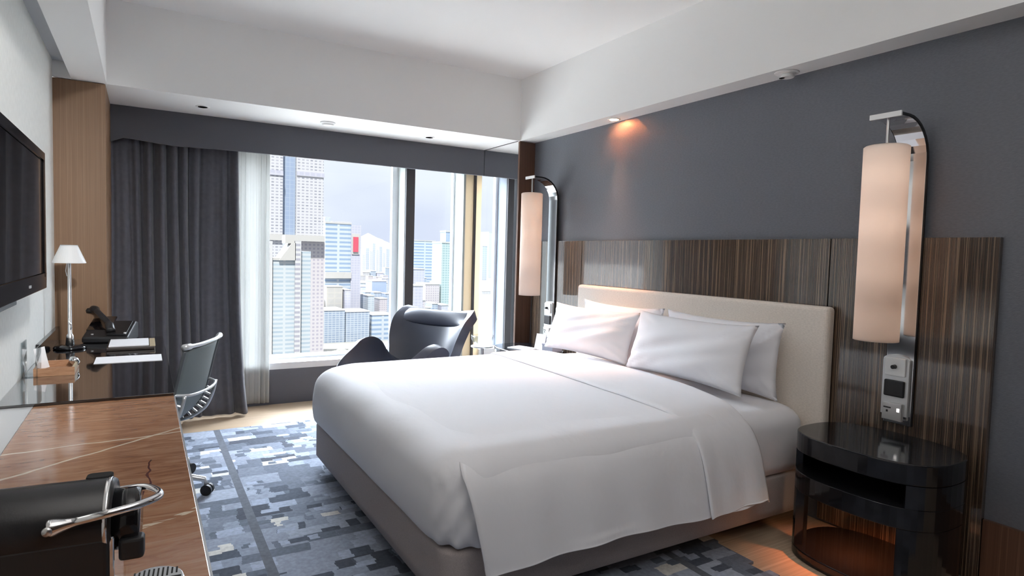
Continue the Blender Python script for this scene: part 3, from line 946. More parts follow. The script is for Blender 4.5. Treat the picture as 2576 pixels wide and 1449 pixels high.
# ------------------------------------------------------------------ pendant wall lamps
def wall_lamp(yc, label):
    t = thing('wall_lamp', label, 'wall lamp', (2.72, yc, 0.70), group='bedside wall lamps')
    # bent strip: up the wall and over
    zt, xw, R = 1.955, 2.952, 0.17
    path = [(xw, 0.60), (xw, 1.2), (xw, zt - R)]
    for k in range(1, 9):
        a = radians(90 * k / 8)
        path.append((xw - R + R * cos(a), zt - R + R * sin(a)))
    path.append((2.715, zt))
    def ribbon(th0, th1, w):
        P = [Vector((p[0] - 2.72, 0, p[1] - 0.70)) for p in path]
        vs, fs = [], []
        for i, p in enumerate(P):
            tg = (P[min(i + 1, len(P) - 1)] - P[max(i - 1, 0)]).normalized()
            nn = Vector((-tg.z, 0, tg.x))          # towards the room / downwards
            for s, th in ((-1, th0), (1, th0), (1, th1), (-1, th1)):
                q = p + nn * th
                vs.append((q.x, s * w / 2, q.z))
        for i in range(len(P) - 1):
            for k in range(4):
                fs.append((i * 4 + k, i * 4 + (k + 1) % 4, (i + 1) * 4 + (k + 1) % 4, (i + 1) * 4 + k))
        fs += [(0, 1, 2, 3), tuple(len(vs) - 4 + k for k in (3, 2, 1, 0))]
        return MB().add(vs, fs)
    ribbon(-0.006, 0.004, 0.128).build('arm', M['black_gloss'], t, smooth=False, bevel=0.001)
    ribbon(0.004, 0.007, 0.118).build('mirror_strip', M['chrome'], t, bevel=0.001)
    MB().box(-0.012, -0.003, -0.066, 0.066, zt - 0.70 - 0.012, zt - 0.70 + 0.010).build('end_bar', M['shade_white'], t, bevel=0.001)
    MB().tube([(0.016, 0, zt - 0.70 - 0.004), (0.016, 0, 1.12)], 0.006, 10).build('rod', M['steel'], t)
    sh = MB().lathe([(0.078, 0.298), (0.088, 0.292), (0.088, 1.122), (0.080, 1.128), (0.082, 1.120), (0.082, 0.300)], 40, (0.016, 0, 0)).build('lamp_shade', M['lampshade'], t, smooth=True)
    for p in sh.data.polygons:
        p.use_smooth = True
    MB().lathe([(0.081, 1.115), (0.002, 1.115)], 30, (0.016, 0, 0)).build('diffuser', M['shade_white'], t)
    MB().lathe([(0.081, 0.302), (0.002, 0.302)], 30, (0.016, 0, 0)).build('diffuser', M['shade_white'], t)
    for zz in (0.40, 0.60, 0.80, 1.0):
        link_light('lamp_glow', 'POINT', (0.016, 0, zz), 0.36, (1.0, 0.93, 0.87), parent=t, shadow_soft_size=0.04)
    return t
wl1 = wall_lamp(1.490, 'tall cream cylinder lamp hanging from chrome arm, over the nearer table')
wl2 = dup(wl1, (2.72, 4.308, 0.70), 'cream cylinder lamp hanging from chrome arm at the window end')

def control_panel(yc, label):
    t = thing('control_panel', label, 'switch panel', (2.940, yc, 0.64), group='bedside control panels')
    o = [(-0.058, 0.0), (0.058, 0.0), (0.058, 0.245)]
    for k in range(9):
        a = radians(20 + 140 * k / 8)
        o.append((0.060 * cos(a), 0.247 + 0.030 * sin(a)))
    o.append((-0.058, 0.245))
    MB().prism(o, -0.010, 0.004, axis='x').build('plate', M['silver'], t, bevel=0.002)
    MB().box(-0.020, -0.009, -0.044, 0.044, 0.180, 0.262).build('dimmer_plate', M['shade_white'], t, bevel=0.003)
    MB().lathe([(0.009, -0.040), (0.010, -0.020)], 16, (0, 0, 0.222), axis='x').build('knob', M['black_matt'], t)
    MB().box(-0.022, -0.009, -0.044, 0.044, 0.085, 0.160).build('screen', M['black_matt'], t, bevel=0.006, seg=3)
    s = MB().box(-0.026, -0.009, -0.043, 0.043, -0.022, 0.058).build('socket', M['steel'], t, bevel=0.002)
    MB().box(-0.0275, -0.0255, -0.033, -0.022, 0.020, 0.036).build('indicator', M['indicator'], s)
    for yy, zz, w, h in ((0.012, 0.034, 0.008, 0.003), (0.028, 0.034, 0.008, 0.003), (0.020, 0.018, 0.004, 0.005)):
        MB().box(-0.0275, -0.0255, yy - w, yy + w, zz - h, zz + h).build('slot', M['black_matt'], s)
    return t
cp1 = control_panel(1.498, 'silver switch panel with dimmer and socket above the nearer nightstand')
cp2 = dup(cp1, (2.940, 4.310, 0.66), 'silver switch panel at the window end, half behind the pillow')

# ------------------------------------------------------------------ items on the far bedside table
ZN = 0.561
o = MB().box(-0.075, 0.075, -0.10, 0.10, 0, 0.006).build('notepad', M['paper'], loc=(2.655, 4.26, ZN), rot=(0, 0, radians(18)))
tag(o, 'flat white notepad on the far bedside table', 'notepad')
tc_ = MB().grid(lambda u, v: ((abs(v - 0.5) * 2 - 1) * 0.0 + (v - 0.5) * 0.07, (u - 0.5) * 0.095, 0.125 * (1 - abs(v - 0.5) * 2)), 2, 4).build('tent_card', M['paper'], solid=0.0015, loc=(2.775, 4.165, ZN), rot=(0, 0, radians(20)))
tag(tc_, 'white folded tent card standing on the far bedside table', 'card')
tb = thing('tissue_box', 'dark grey box on the far bedside table beside the pillow', 'box', (2.795, 4.040, ZN), radians(12))
MB().box(-0.055, 0.055, -0.058, 0.058, 0, 0.058).build('body', M['card_grey'], tb, bevel=0.003)
MB().box(-0.057, 0.057, -0.060, 0.060, 0.050, 0.062).build('lid', M['card_grey'], tb, bevel=0.002)
cup = thing('glass_bowl', 'small clear glass bowl on a round stand by the window, behind the bed', 'bowl', (2.56, 4.78, 0.0))
MB().lathe([(0.14, 0), (0.14, 0.012), (0.018, 0.02), (0.016, 0.50), (0.10, 0.505), (0.10, 0.515)], 28).build('stand', M['steel'], cup, smooth=False)
MB().lathe([(0.03, 0.516), (0.075, 0.535), (0.095, 0.575), (0.100, 0.61), (0.097, 0.61), (0.09, 0.575), (0.07, 0.54), (0.0, 0.522)], 32).build('bowl', M['acrylic'], cup, smooth=True)

# ------------------------------------------------------------------ downlights
def downlight(x, y, lit, label, z=ZB):
    t = thing('downlight', label, 'downlight', (x, y, z), group='recessed ceiling downlights')
    MB().lathe([(0.032, -0.004), (0.045, -0.004), (0.047, 0.0)], 28).build('trim_ring', M['paint'], t, smooth=True)
    MB().lathe([(0.032, -0.0045), (0.001, -0.0045)], 24).build('bulb', M['bulb_warm'] if lit else M['dark_void'], t)
    return t
d1 = downlight(0.368, 4.98, False, 'small recessed downlight in the alcove ceiling above the grey curtain')
d2 = downlight(2.122, 5.02, False, 'small recessed downlight in the alcove ceiling near the right pier')
d3 = downlight(2.913, 3.517, True, 'lit warm downlight in the soffit over the far pillows')
spot1 = link_light('downlight_beam', 'SPOT', (0.0, 0.0, -0.012), 85, (1.0, 0.50, 0.28), (0, radians(16), 0), parent=d3, spot_size=radians(62), spot_blend=0.9, shadow_soft_size=0.02)
d4 = thing('adjustable_spotlight', 'unlit swivel spotlight in the soffit over the nearer pillows', 'spotlight', (2.905, 2.118, ZB))
MB().lathe([(0.040, -0.006), (0.058, -0.006), (0.062, 0.0)], 32).build('trim_ring', M['paint'], d4, smooth=True)
MB().lathe([(0.001, -0.004), (0.026, -0.006), (0.036, -0.022), (0.030, -0.026), (0.001, -0.020)], 28, (0.006, 0, 0)).build('lamp_head', M['paint'], d4, smooth=True)
MB().lathe([(0.014, -0.0265), (0.001, -0.0265)], 20, (-0.012, 0.02, 0)).build('lens', M['dark_void'], d4)
sd = thing('smoke_detector', 'round white detector on the alcove ceiling above the window', 'detector', (1.243, 4.96, ZB))
MB().lathe([(0.058, 0.0), (0.058, -0.008), (0.045, -0.016)], 32).build('base', M['paint'], sd, smooth=False)
MB().lathe([(0.045, -0.016), (0.030, -0.024), (0.0, -0.025)], 32).build('cap', M['paint'], sd, smooth=True)

# ------------------------------------------------------------------ desk, counter
ZD, ZM, XF = 0.722, 0.712, 0.109
desk = thing('desk', 'black glass topped writing desk between the counter and the wood pier', 'desk', (-0.178, 3.75, 0))
def part(root, name, m, x0, x1, y0, y1, z0, z1, **k):
    q = root.location
    return MB().box(x0 - q.x, x1 - q.x, y0 - q.y, y1 - q.y, z0 - q.z, z1 - q.z).build(name, m, root, **k)
part(desk, 'top', M['black_glass'], XL + 0.002, XF, 2.842, YP - 0.003, ZD - 0.022, ZD, bevel=0.0015)
part(desk, 'upstand', M['black_gloss'], XL + 0.001, XL + 0.022, 3.86, YP - 0.003, ZD, 0.806, bevel=0.001)
part(desk, 'support_panel', M['black_matt'], XL + 0.002, XL + 0.05, 2.86, YP - 0.01, 0.0, ZD - 0.022)
part(desk, 'leg', M['black_matt'], -0.36, 0.02, YP - 0.06, YP - 0.01, 0.0, ZD - 0.022)
counter = thing('counter', 'brown marble topped cabinet along the pale wall', 'counter', (-0.178, 1.4, 0))
part(counter, 'marble_top', M['marble'], -0.352, XF - 0.004, -0.6, 2.838, ZM - 0.03, ZM, bevel=0.002)
part(counter, 'edge_strip', M['alu'], XF - 0.004, XF, -0.6, 2.838, ZM - 0.028, ZM - 0.0005)
part(counter, 'back_ledge', M['silver'], XL + 0.001, -0.352, -0.6, 2.838, ZM - 0.03, ZM + 0.001)
part(counter, 'cabinet', M['walnut_dark'], XL + 0.001, 0.02, -0.6, 2.80, 0.08, ZM - 0.03)
part(counter, 'plinth', M['black_matt'], XL + 0.001, -0.02, -0.6, 2.78, 0.0, 0.08)
for k in range(3):
    d = part(counter, 'door', M['walnut_dark'], 0.02, 0.038, -0.55 + k * 1.12, 0.55 + k * 1.12, 0.10, ZM - 0.045, bevel=0.002)
    part_y = 0.45 + k * 1.12
    hq = counter.location
    MB().tube([(0.046 - hq.x, part_y - hq.y, 0.30), (0.046 - hq.x, part_y - hq.y, 0.52)], 0.005, 8).build('handle', M['steel'], d)

# ------------------------------------------------------------------ television
tv = thing('television', 'black flat television on the pale wall, above the counter', 'television', (-0.40, 2.68, 1.415))
TX, TY0, TY1, TZ0, TZ1 = -0.36, 2.02, 3.335, 1.122, 1.702
part(tv, 'body', M['black_matt'], -0.425, TX - 0.012, TY0 + 0.02, TY1 - 0.02, TZ0 + 0.03, TZ1 - 0.02, bevel=0.01)
bz = MB()
q = tv.location
def fr(x0, x1, y0, y1, z0, z1):
    bz.box(x0 - q.x, x1 - q.x, y0 - q.y, y1 - q.y, z0 - q.z, z1 - q.z)
fr(TX - 0.02, TX, TY0, TY1, TZ1 - 0.035, TZ1)
fr(TX - 0.02, TX, TY0, TY1, TZ0, TZ0 + 0.062)
fr(TX - 0.02, TX, TY0, TY0 + 0.035, TZ0 + 0.062, TZ1 - 0.035)
fr(TX - 0.02, TX, TY1 - 0.040, TY1, TZ0 + 0.062, TZ1 - 0.035)
bz.build('bezel', M['black_gloss'], tv, bevel=0.004, seg=3)
MB().box(TX - 0.003 - q.x, TX + 0.0015 - q.x, TY1 - 0.044 - q.y, TY1 - 0.038 - q.y, TZ0 + 0.05 - q.z, TZ1 - 0.035 - q.z).build('silver_trim', M['chrome'], tv)
part(tv, 'screen', M['black_glass'], TX - 0.012, TX - 0.006, TY0 + 0.034, TY1 - 0.039, TZ0 + 0.061, TZ1 - 0.034)
part(tv, 'badge', M['alu'], TX, TX + 0.002, 2.86, 2.895, TZ0 + 0.026, TZ0 + 0.036)
part(tv, 'speaker_lip', M['black_matt'], TX - 0.03, TX - 0.004, 2.3, 2.62, TZ0 - 0.014, TZ0 + 0.002, bevel=0.003)
part(tv, 'bracket', M['steel'], XL + 0.001, -0.425, 2.55, 2.85, 1.30, 1.53)

# ------------------------------------------------------------------ desk things
dlamp = thing('desk_lamp', 'small desk lamp with a white cone shade by the wood pier', 'lamp', (-0.358, 4.27, ZD + 0.0005))
MB().lathe([(0.078, 0), (0.080, 0.006), (0.074, 0.016), (0.02, 0.022), (0.0, 0.022)], 36).build('base', M['black_gloss'], dlamp, smooth=True)
MB().lathe([(0.022, 0.020), (0.017, 0.075), (0.010, 0.085), (0.0085, 0.47), (0.0085, 0.50)], 18).build('stem', M['steel'], dlamp, smooth=True)
MB().tube(catmull([(0, 0, 0.09), (0.006, -0.012, 0.13), (-0.004, -0.008, 0.16), (0.0, 0, 0.19)], 5), 0.004, 8).build('joint', M['chrome'], dlamp, smooth=True)
MB().tube([(-0.010, -0.004, 0.49), (-0.016, -0.006, 0.44), (-0.010, -0.008, 0.41)], 0.0025, 6).build('pull_switch', M['steel'], dlamp)
MB().lathe([(0.045, 0.585), (0.001, 0.585), (0.040, 0.586), (0.080, 0.488), (0.079, 0.484), (0.040, 0.580)], 40).build('lamp_shade', M['shade_white'], dlamp, smooth=False)
MB().lathe([(0.014, 0.50), (0.018, 0.53), (0.012, 0.56), (0.0, 0.57)], 16).build('bulb', M['bulb_off'], dlamp, smooth=True)

ph = thing('telephone', 'black desk telephone with its handset raised, in front of the curtain', 'telephone', (-0.175, 4.545, ZD + 0.0005), radians(-14))
def wedge(w, pts):
    return MB().prism(pts, -w / 2, w / 2, axis='x')
ph.scale = (1.22, 1.22, 1.22)
wedge(0.20, [(-0.09, 0), (0.10, 0), (0.10, 0.085), (0.06, 0.092), (-0.09, 0.028)]).build('body', M['black_matt'], ph, bevel=0.008, seg=3)
kb = wedge(0.085, [(-0.075, 0.036), (0.05, 0.090), (0.048, 0.096), (-0.078, 0.042)]).build('keypad', M['black_soft'], ph, loc=(0.045, 0, 0), bevel=0.002)
hs = MB().tube(catmull([(-0.115, 0.10, 0.150), (-0.085, 0.06, 0.150), (-0.05, 0.02, 0.128), (0.0, -0.03, 0.090), (0.02, -0.065, 0.055)], 6), [0.016] * 3 + [0.020] * 4 + [0.014] * 12 + [0.020] * 6, 12)
hs.build('handset', M['black_soft'], ph, smooth=True)
MB().lathe([(0.028, -0.012), (0.030, 0.0), (0.024, 0.012)], 20, (-0.108, 0.09, 0.146)).build('earpiece', M['black_soft'], ph, smooth=True)
wedge(0.10, [(-0.04, 0.05), (0.085, 0.105), (0.083, 0.113), (-0.042, 0.058)]).build('display', M['black_glass'], ph, loc=(-0.05, 0.02, 0.0))
MB().lathe([(0.006, 0.0), (0.006, 0.006)], 10, (0.082, -0.070, 0.044)).build('button', M['silver'], ph)
MB().lathe([(0.006, 0.0), (0.006, 0.006)], 10, (-0.060, -0.070, 0.038)).build('button', M['silver'], ph)

fold_ = thing('leather_folder', 'dark leather folder with white stationery, near the telephone', 'folder', (-0.062, 4.255, ZD + 0.0005), radians(0))
MB().box(-0.118, 0.118, -0.17, 0.17, 0.0, 0.018).build('cover', M['dark_leather'], fold_, bevel=0.004)
MB().box(0.092, 0.121, -0.165, 0.17, 0.0175, 0.021).build('spine_flap', M['tan'], fold_, bevel=0.001)
MB().box(-0.108, 0.088, -0.135, 0.165, 0.018, 0.023).build('paper', M['paper'], fold_)
o = MB().box(-0.145, 0.152, -0.105, 0.105, 0, 0.0015).build('paper_sheet', M['paper'], loc=(-0.069, 3.778, ZD + 0.0005))
tag(o, 'white paper sheet lying on the black desk, in front of the folder', 'paper')
tray = thing('wooden_tray', 'small open wooden tray at the wall edge of the desk', 'tray', (-0.345, 3.52, ZD + 0.0005))
MB().box(-0.075, 0.075, -0.115, 0.115, 0.0, 0.008).build('bottom', M['tray_wood'], tray)
MB().box(-0.075, 0.075, -0.115, -0.105, 0.008, 0.036).build('side', M['tray_wood'], tray)
MB().box(-0.075, 0.075, 0.105, 0.115, 0.008, 0.036).build('side', M['tray_wood'], tray)
MB().box(-0.075, -0.066, -0.105, 0.105, 0.008, 0.036).build('side', M['tray_wood'], tray)
MB().box(0.066, 0.075, -0.105, 0.105, 0.008, 0.036).build('side', M['tan'], tray)
tr_items = MB()
rnd = random.Random(9)
sh = MB().lathe([(0.0, 0.0), (0.016, 0.004), (0.021, 0.018), (0.014, 0.032), (0.0, 0.036)], 14)
sh.v = [(p[0] * 1.2 + 0.004 * hsh(*p), p[1] + 0.006 * hsh(p[1], p[0], 1), p[2]) for p in sh.v]
o = sh.build('wrapped_sweet', M['chrome'], smooth=True, loc=(-0.298, 3.57, ZD + 0.030), rot=(0.5, 0.9, 0.3))
tag(o, 'silvery wrapped sweet resting on the right rim of the tray', 'sweet')
o = MB().grid(lambda u, v: ((u - 0.5) * 0.045, 0.02 * v * v, v * 0.10), 2, 6).build('leaflet', M['paper'], solid=0.001, loc=(-0.400, 3.575, ZD + 0.009), rot=(radians(-6), radians(-16), radians(-8)))
tag(o, 'narrow white leaflet standing in the wooden tray', 'leaflet')
ah = thing('acrylic_holder', 'clear acrylic leaflet holder against the pale wall beside the tray', 'holder', (-0.430, 3.46, ZD + 0.0005))
MB().box(-0.030, -0.026, -0.06, 0.06, 0, 0.155).build('back', M['acrylic'], ah)
MB().box(0.022, 0.026, -0.06, 0.06, 0, 0.13).build('front', M['acrylic'], ah)
MB().box(-0.030, 0.026, -0.06, 0.06, 0, 0.004).build('bottom', M['acrylic'], ah)

# ------------------------------------------------------------------ coffee machine
cmx = thing('coffee_machine', 'black capsule coffee machine with a chrome lever on the marble counter', 'coffee machine', (-0.19, 1.15, ZM), radians(-5))
q = cmx.location
def cl(mb):
    mb.v = [(p[0] - q.x, p[1] - q.y, p[2] - q.z) for p in mb.v]
    return mb
cl(MB().box(-0.345, -0.040, 1.092, 1.208, ZM + 0.001, 0.884)).build('body', M['black_soft'], cmx, bevel=0.008, seg=3)
cl(MB().box(-0.041, -0.034, 1.096, 1.204, ZM + 0.03, 0.880)).build('front_plate', M['chrome'], cmx, bevel=0.002)
cl(MB().lathe([(0.0585, -0.36), (0.0595, -0.350), (0.0595, -0.043), (0.0565, -0.038), (0.052, -0.040)], 44, (0, 1.15, 0.893), axis='x')).build('barrel', M['black_soft'], cmx, smooth=True)
cl(MB().lathe([(0.0605, -0.049), (0.0605, -0.045), (0.0600, -0.043)], 44, (0, 1.15, 0.893), axis='x')).build('rim', M['chrome'], cmx, smooth=True)
cl(MB().prism(rrect(-0.080, -0.044, 1.160, 1.186, 0.008), 0.925, 0.9535)).build('capsule_slot', M['dark_void'], cmx, bevel=0.002)
cl(MB().lathe([(0.047, -0.045), (0.047, -0.010), (0.043, -0.005), (0.0, -0.005)], 36, (0, 1.155, 0.885), axis='x')).build('brew_head', M['black_gloss'], cmx, smooth=True)
cl(MB().prism(rrect(-0.030, 0.004, 1.10, 1.13, 0.008), 0.838, 0.870)).build('spout', M['black_matt'], cmx, bevel=0.004)
lev = catmull([(-0.112, 1.086, 0.910), (-0.080, 1.086, 0.915), (-0.035, 1.088, 0.921), (0.000, 1.105, 0.922), (0.022, 1.145, 0.918), (0.010, 1.19, 0.914), (-0.014, 1.212, 0.912), (-0.06, 1.216, 0.908), (-0.10, 1.216, 0.905)], 8)
cl(MB().tube(lev, [(0.0135, 0.0130, 0.0120, 0.0108, 0.0096, 0.0086, 0.0078, 0.0070)[i] if i < 8 else 0.0062 for i in range(len(lev))], 14)).build('lever', M['chrome'], cmx, smooth=True)
cl(MB().lathe([(0.0, 1.0715), (0.006, 1.072), (0.007, 1.076), (0.0, 1.084)], 22, (-0.112, 0, 0.910), axis='y')).build('lever_pivot', M['steel'], cmx, smooth=True)
ell = [(0.006 + 0.050 * cos(a) if cos(a) > 0 else 0.006 + 0.040 * cos(a), 1.215 + 0.052 * sin(a)) for a in [2 * pi * k / 36 for k in range(36)]]
cl(MB().prism(ell, ZM + 0.001, 0.742)).build('drip_tray', M['black_gloss'], cmx, bevel=0.003)
gr = cl(MB().prism([(0.010 + (x - 0.010) * 0.95, 1.215 + (y - 1.215) * 0.95) for x, y in ell], 0.742, 0.746)).build('grille', M['alu'], cmx, bevel=0.001)
for row, yo in ((0, 0.024), (1, -0.024)):
    for k in range(10):
        xx = -0.024 + k * 0.0072
        half = 0.016 if 1 < k < 8 else 0.011
        cl(MB().box(xx, xx + 0.0028, 1.215 + yo - half, 1.215 + yo + half, 0.7455, 0.7466)).build('slot', M['dark_void'], gr)
cl(MB().box(-0.028, 0.050, 1.212, 1.217, 0.7455, 0.7467)).build('slot', M['dark_void'], gr)

# ------------------------------------------------------------------ office chair
oc = thing('office_chair', 'grey mesh task chair on castors pushed up to the desk', 'office chair', (-0.015, 3.72, 0.012), radians(-115))
# local frame: x right, y back, z up
side_prof = [(-0.22, 0.415), (-0.05, 0.385), (0.10, 0.388), (0.19, 0.43), (0.235, 0.50), (0.262, 0.60), (0.285, 0.70), (0.310, 0.80)]
SP = catmull([(0, a, b) for a, b in side_prof], 6)
for s in (-1, 1):
    spn = MB().tube([(s * 0.215, p.y, p.z) for p in SP], 0.0095, 8)
    spn.build('side_frame', M['chair_frame'], oc, smooth=True)
    rb = MB()
    off = [Vector((s * 0.205, p.y * 1.0 + 0.045 * max(0, min(1, (p.y + 0.1) / 0.3)), p.z - 0.045 * max(0.3, min(1, (0.34 - p.y) / 0.25)))) for p in SP]
    rb.tube(off[4:30], 0.009, 8)
    rb.build('outer_spine', M['alu'], oc, smooth=True)
    for k in range(6, 28, 2):
        p, r_ = SP[k], off[k]
        MB().tube([(s * 0.213, p.y, p.z), tuple(r_)], 0.0065, 6).build('rib', M['alu'], oc)
def seat_fn(u, v):
    k = v * (len(SP) - 1)
    i = min(int(k), len(SP) - 2)
    p = SP[i].lerp(SP[i + 1], k - i)
    s = 2 * u - 1
    sag = 0.03 * (1 - s * s)
    back = max(0, min(1, (p.z - 0.42) / 0.15))
    return (s * 0.212, p.y + sag * back, p.z - sag * (1 - back))
MB().grid(seat_fn, 12, 40).build('mesh_back', M['mesh'], oc, smooth=True, solid=0.004)
MB().tube(catmull([(-0.235, 0.312, 0.815), (-0.1, 0.335, 0.812), (0.1, 0.335, 0.812), (0.235, 0.312, 0.815)], 6), [0.016] * 3 + [0.0105] * 13 + [0.016] * 3, 12).build('top_rail', M['alu'], oc, smooth=True)
MB().tube(catmull([(-0.22, 0.255, 0.575), (-0.16, 0.315, 0.565), (0, 0.335, 0.562), (0.16, 0.315, 0.565), (0.22, 0.255, 0.575)], 6), 0.008, 8).build('lumbar_bar', M['alu'], oc, smooth=True)
MB().lathe([(0.028, 0.10), (0.028, 0.25), (0.018, 0.25), (0.018, 0.36)], 18).build('column', M['chair_frame'], oc, smooth=False)
MB().box(-0.09, 0.09, -0.12, 0.16, 0.335, 0.375).build('seat_bracket', M['chair_frame'], oc, bevel=0.01)
for k in range(5):
    a = radians(72 * k + 16)
    d = Vector((cos(a), sin(a), 0))
    lg = MB().tube([d * 0.02 + Vector((0, 0, 0.115)), d * 0.16 + Vector((0, 0, 0.108)), d * 0.325 + Vector((0, 0, 0.082)), d * 0.332 + Vector((0, 0, 0.052))], [0.026, 0.019, 0.014, 0.010], 10).build('leg', M['alu'], oc, smooth=True)
    tx = Vector((-sin(a), cos(a), 0))
    cw = MB()
    for s in (-1, 1):
        cw.tube([d * 0.338 + tx * s * 0.006 + Vector((0, 0, 0.0285)), d * 0.338 + tx * s * 0.022 + Vector((0, 0, 0.0285))], 0.0285, 18)
    cw.build('castor', M['rubber'], lg)

# ------------------------------------------------------------------ lounge chair
lc = thing('lounge_chair', 'dark navy leather shell armchair between the bed and the window', 'armchair', (1.715, 4.36, 0.006), radians(-62))
#        y(back)  z     half width  wing height  lean of wing (forward)
ST = [(-0.44, 0.33, 0.26, 0.03),
      (-0.37, 0.375, 0.33, 0.16),
      (-0.22, 0.355, 0.38, 0.29),
      (-0.05, 0.335, 0.385, 0.31),
      (0.11, 0.345, 0.360, 0.23),
      (0.205, 0.40, 0.325, 0.13),
      (0.255, 0.50, 0.345, 0.13),
      (0.295, 0.61, 0.375, 0.14),
      (0.335, 0.72, 0.390, 0.12),
      (0.370, 0.80, 0.375, 0.06),
      (0.395, 0.838, 0.340, 0.02)]
SC = catmull([(a, b, 0) for a, b, c, d in ST], 5)
WC = catmull([(c, d, 0) for a, b, c, d in ST], 5)
def shell(u, v, off=0.0):
    k = v * (len(SC) - 1)
    i = min(int(k), len(SC) - 2)
    p = SC[i].lerp(SC[i + 1], k - i)
    w = WC[i].lerp(WC[i + 1], k - i)
    tg = (SC[i + 1] - SC[i]).normalized()
    nn = Vector((-tg.y, tg.x))               # towards the sitter
    s = 2 * u - 1
    rise = w.y * abs(s) ** 2.4
    x = s * w.x * (1 - 0.10 * abs(s) ** 3 * (w.y / 0.25))
    q = Vector((p.x, p.y)) + nn * (rise + off)
    return (x, q.x, q.y)
MB().grid(shell, 28, 50).build('shell', M['leather'], lc, smooth=True, solid=0.065, solid_off=0, bevel=0.022, seg=4)
def head(u, v):
    base = shell(0.07 + 0.86 * u, 0.80 + 0.20 * v, 0.030 + 0.032 * sin(pi * min(1, max(0, v))) ** 0.6 * (1 - abs(2 * u - 1) ** 4))
    return base
MB().grid(head, 24, 12).build('headrest', M['leather'], lc, smooth=True, solid=0.02)
MB().tube(catmull([(0.0, 0.02, 0.30), (0.0, 0.04, 0.2), (0, 0.04, 0.06)], 4), 0.028, 14).build('column', M['chrome'], lc, smooth=True)
MB().box(0.10, 0.26, 0.06, 0.22, 0.285, 0.335).build('bracket', M['chrome'], lc, bevel=0.008)
for k in range(4):
    a = radians(45 + 90 * k)
    MB().tube([(0.02 * cos(a), 0.04 + 0.02 * sin(a), 0.075), (0.33 * cos(a), 0.04 + 0.33 * sin(a), 0.022)], [0.022, 0.014], 10).build('leg', M['chrome'], lc, smooth=True)

# ------------------------------------------------------------------ the city outside
ZG = 1.32 - 110.0
F = {}
F['white_grid'] = facade('white_grid', (0.90, 0.90, 0.94), (0.42, 0.43, 0.52), 3.0, 2.2, 0.62, win2=(0.66, 0.66, 0.76))
F['blue_glass'] = facade('blue_glass', (0.62, 0.74, 0.92), (0.50, 0.62, 0.86), 3.0, 3.2, 0.18)
F['blue_bands'] = facade('blue_bands', (0.80, 0.88, 0.98), (0.42, 0.57, 0.80), 60, 5.6, 1.5)
F['lilac'] = facade('lilac', (0.82, 0.82, 0.93), (0.72, 0.73, 0.88), 4.0, 3.4, 0.5)
F['pale_blue_floors'] = facade('pale_blue_floors', (0.84, 0.90, 0.95), (0.58, 0.70, 0.82), 40, 2.6, 0.7, win2=(0.66, 0.78, 0.88))
F['column_white'] = facade('column_white', (0.90, 0.90, 0.92), (0.58, 0.58, 0.68), 9.0, 3.0, 0.75)
F['fins'] = facade('fins', (0.88, 0.93, 0.99), (0.40, 0.52, 0.70), 5.4, 400, 0.8)
F['fins_rows'] = facade('fins_rows', (0.78, 0.86, 0.95), (0.42, 0.52, 0.70), 4.4, 2.6, 0.38, win2=(0.50, 0.60, 0.76))
F['beige'] = facade('beige', (0.80, 0.77, 0.72), (0.74, 0.72, 0.70), 9, 7, 0.8)
F['teal'] = facade('teal', (0.72, 0.85, 0.86), (0.48, 0.66, 0.70), 3.5, 3.0, 0.5)
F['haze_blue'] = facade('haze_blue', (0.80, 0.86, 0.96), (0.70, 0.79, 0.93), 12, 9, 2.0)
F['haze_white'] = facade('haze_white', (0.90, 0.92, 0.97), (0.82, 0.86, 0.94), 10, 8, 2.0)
F['pale_pink'] = facade('pale_pink', (0.88, 0.83, 0.86), (0.64, 0.60, 0.70), 3.0, 2.8, 0.7)
F['ground'] = mat('pale_city_ground', (0.085, 0.083, 0.080), 0.9, noise=(0.03, (0.125, 0.122, 0.116), 5))
F['water'] = mat('pale_harbour_water', (0.10, 0.155, 0.17), 0.35, bump=(0.05, 0.2, 1.0))
F['roof'] = mat('pale_concrete_roof', (0.26, 0.255, 0.25), 0.9)
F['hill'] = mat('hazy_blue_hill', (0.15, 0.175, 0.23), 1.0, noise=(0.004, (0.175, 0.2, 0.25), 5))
F['trees'] = mat('pale_green_trees', (0.065, 0.08, 0.055), 1.0, noise=(0.3, (0.1, 0.11, 0.09), 4))
F['road'] = mat('grey_road', (0.12, 0.12, 0.122), 0.9)

struct(tag(MB().box(-6000, 6000, 30, 9000, -2, 0).build('ground', F['ground'], loc=(0, 0, ZG)), 'pale city ground far below the window', 'ground'))
del bpy.data.objects['ground']['category']
wt = MB().prism([(240, 500), (1500, 2600), (4000, 2600), (4000, 300)], 0, 0.6).build('water', F['water'], loc=(0, 0, ZG))
wt['kind'] = 'structure'

FOOT = []
def clash(x0, x1, y0, y1):
    return any(x0 < b and a < x1 and y0 < d and c < y1 for a, b, c, d in FOOT)

def bld(x0, x1, yt, Y, depth, m, label, name='building', yb=None, roof=True, cat='building', group=None):
    a, b = at(x0, yt, Y), at(x1, yt, Y)
    zt = (a.z + b.z) / 2
    w = b.x - a.x
    FOOT.append((a.x - 1, b.x + 1, Y - 1, Y + depth + 1))
    base = ZG if yb is None else at((x0 + x1) / 2, yb, Y).z
    t = thing(name, label, cat, ((a.x + b.x) / 2, Y, base), group=group)
    MB().box(-w / 2, w / 2, 0, depth, 0, zt - base).build('facade', m, t)
    if roof:
        h = max(1.0, (zt - base) * 0.015)
        MB().box(-w / 2 - 0.3, w / 2 + 0.3, -0.3, depth + 0.3, zt - base, zt - base + h).build('roof', F['roof'], t)
    return t

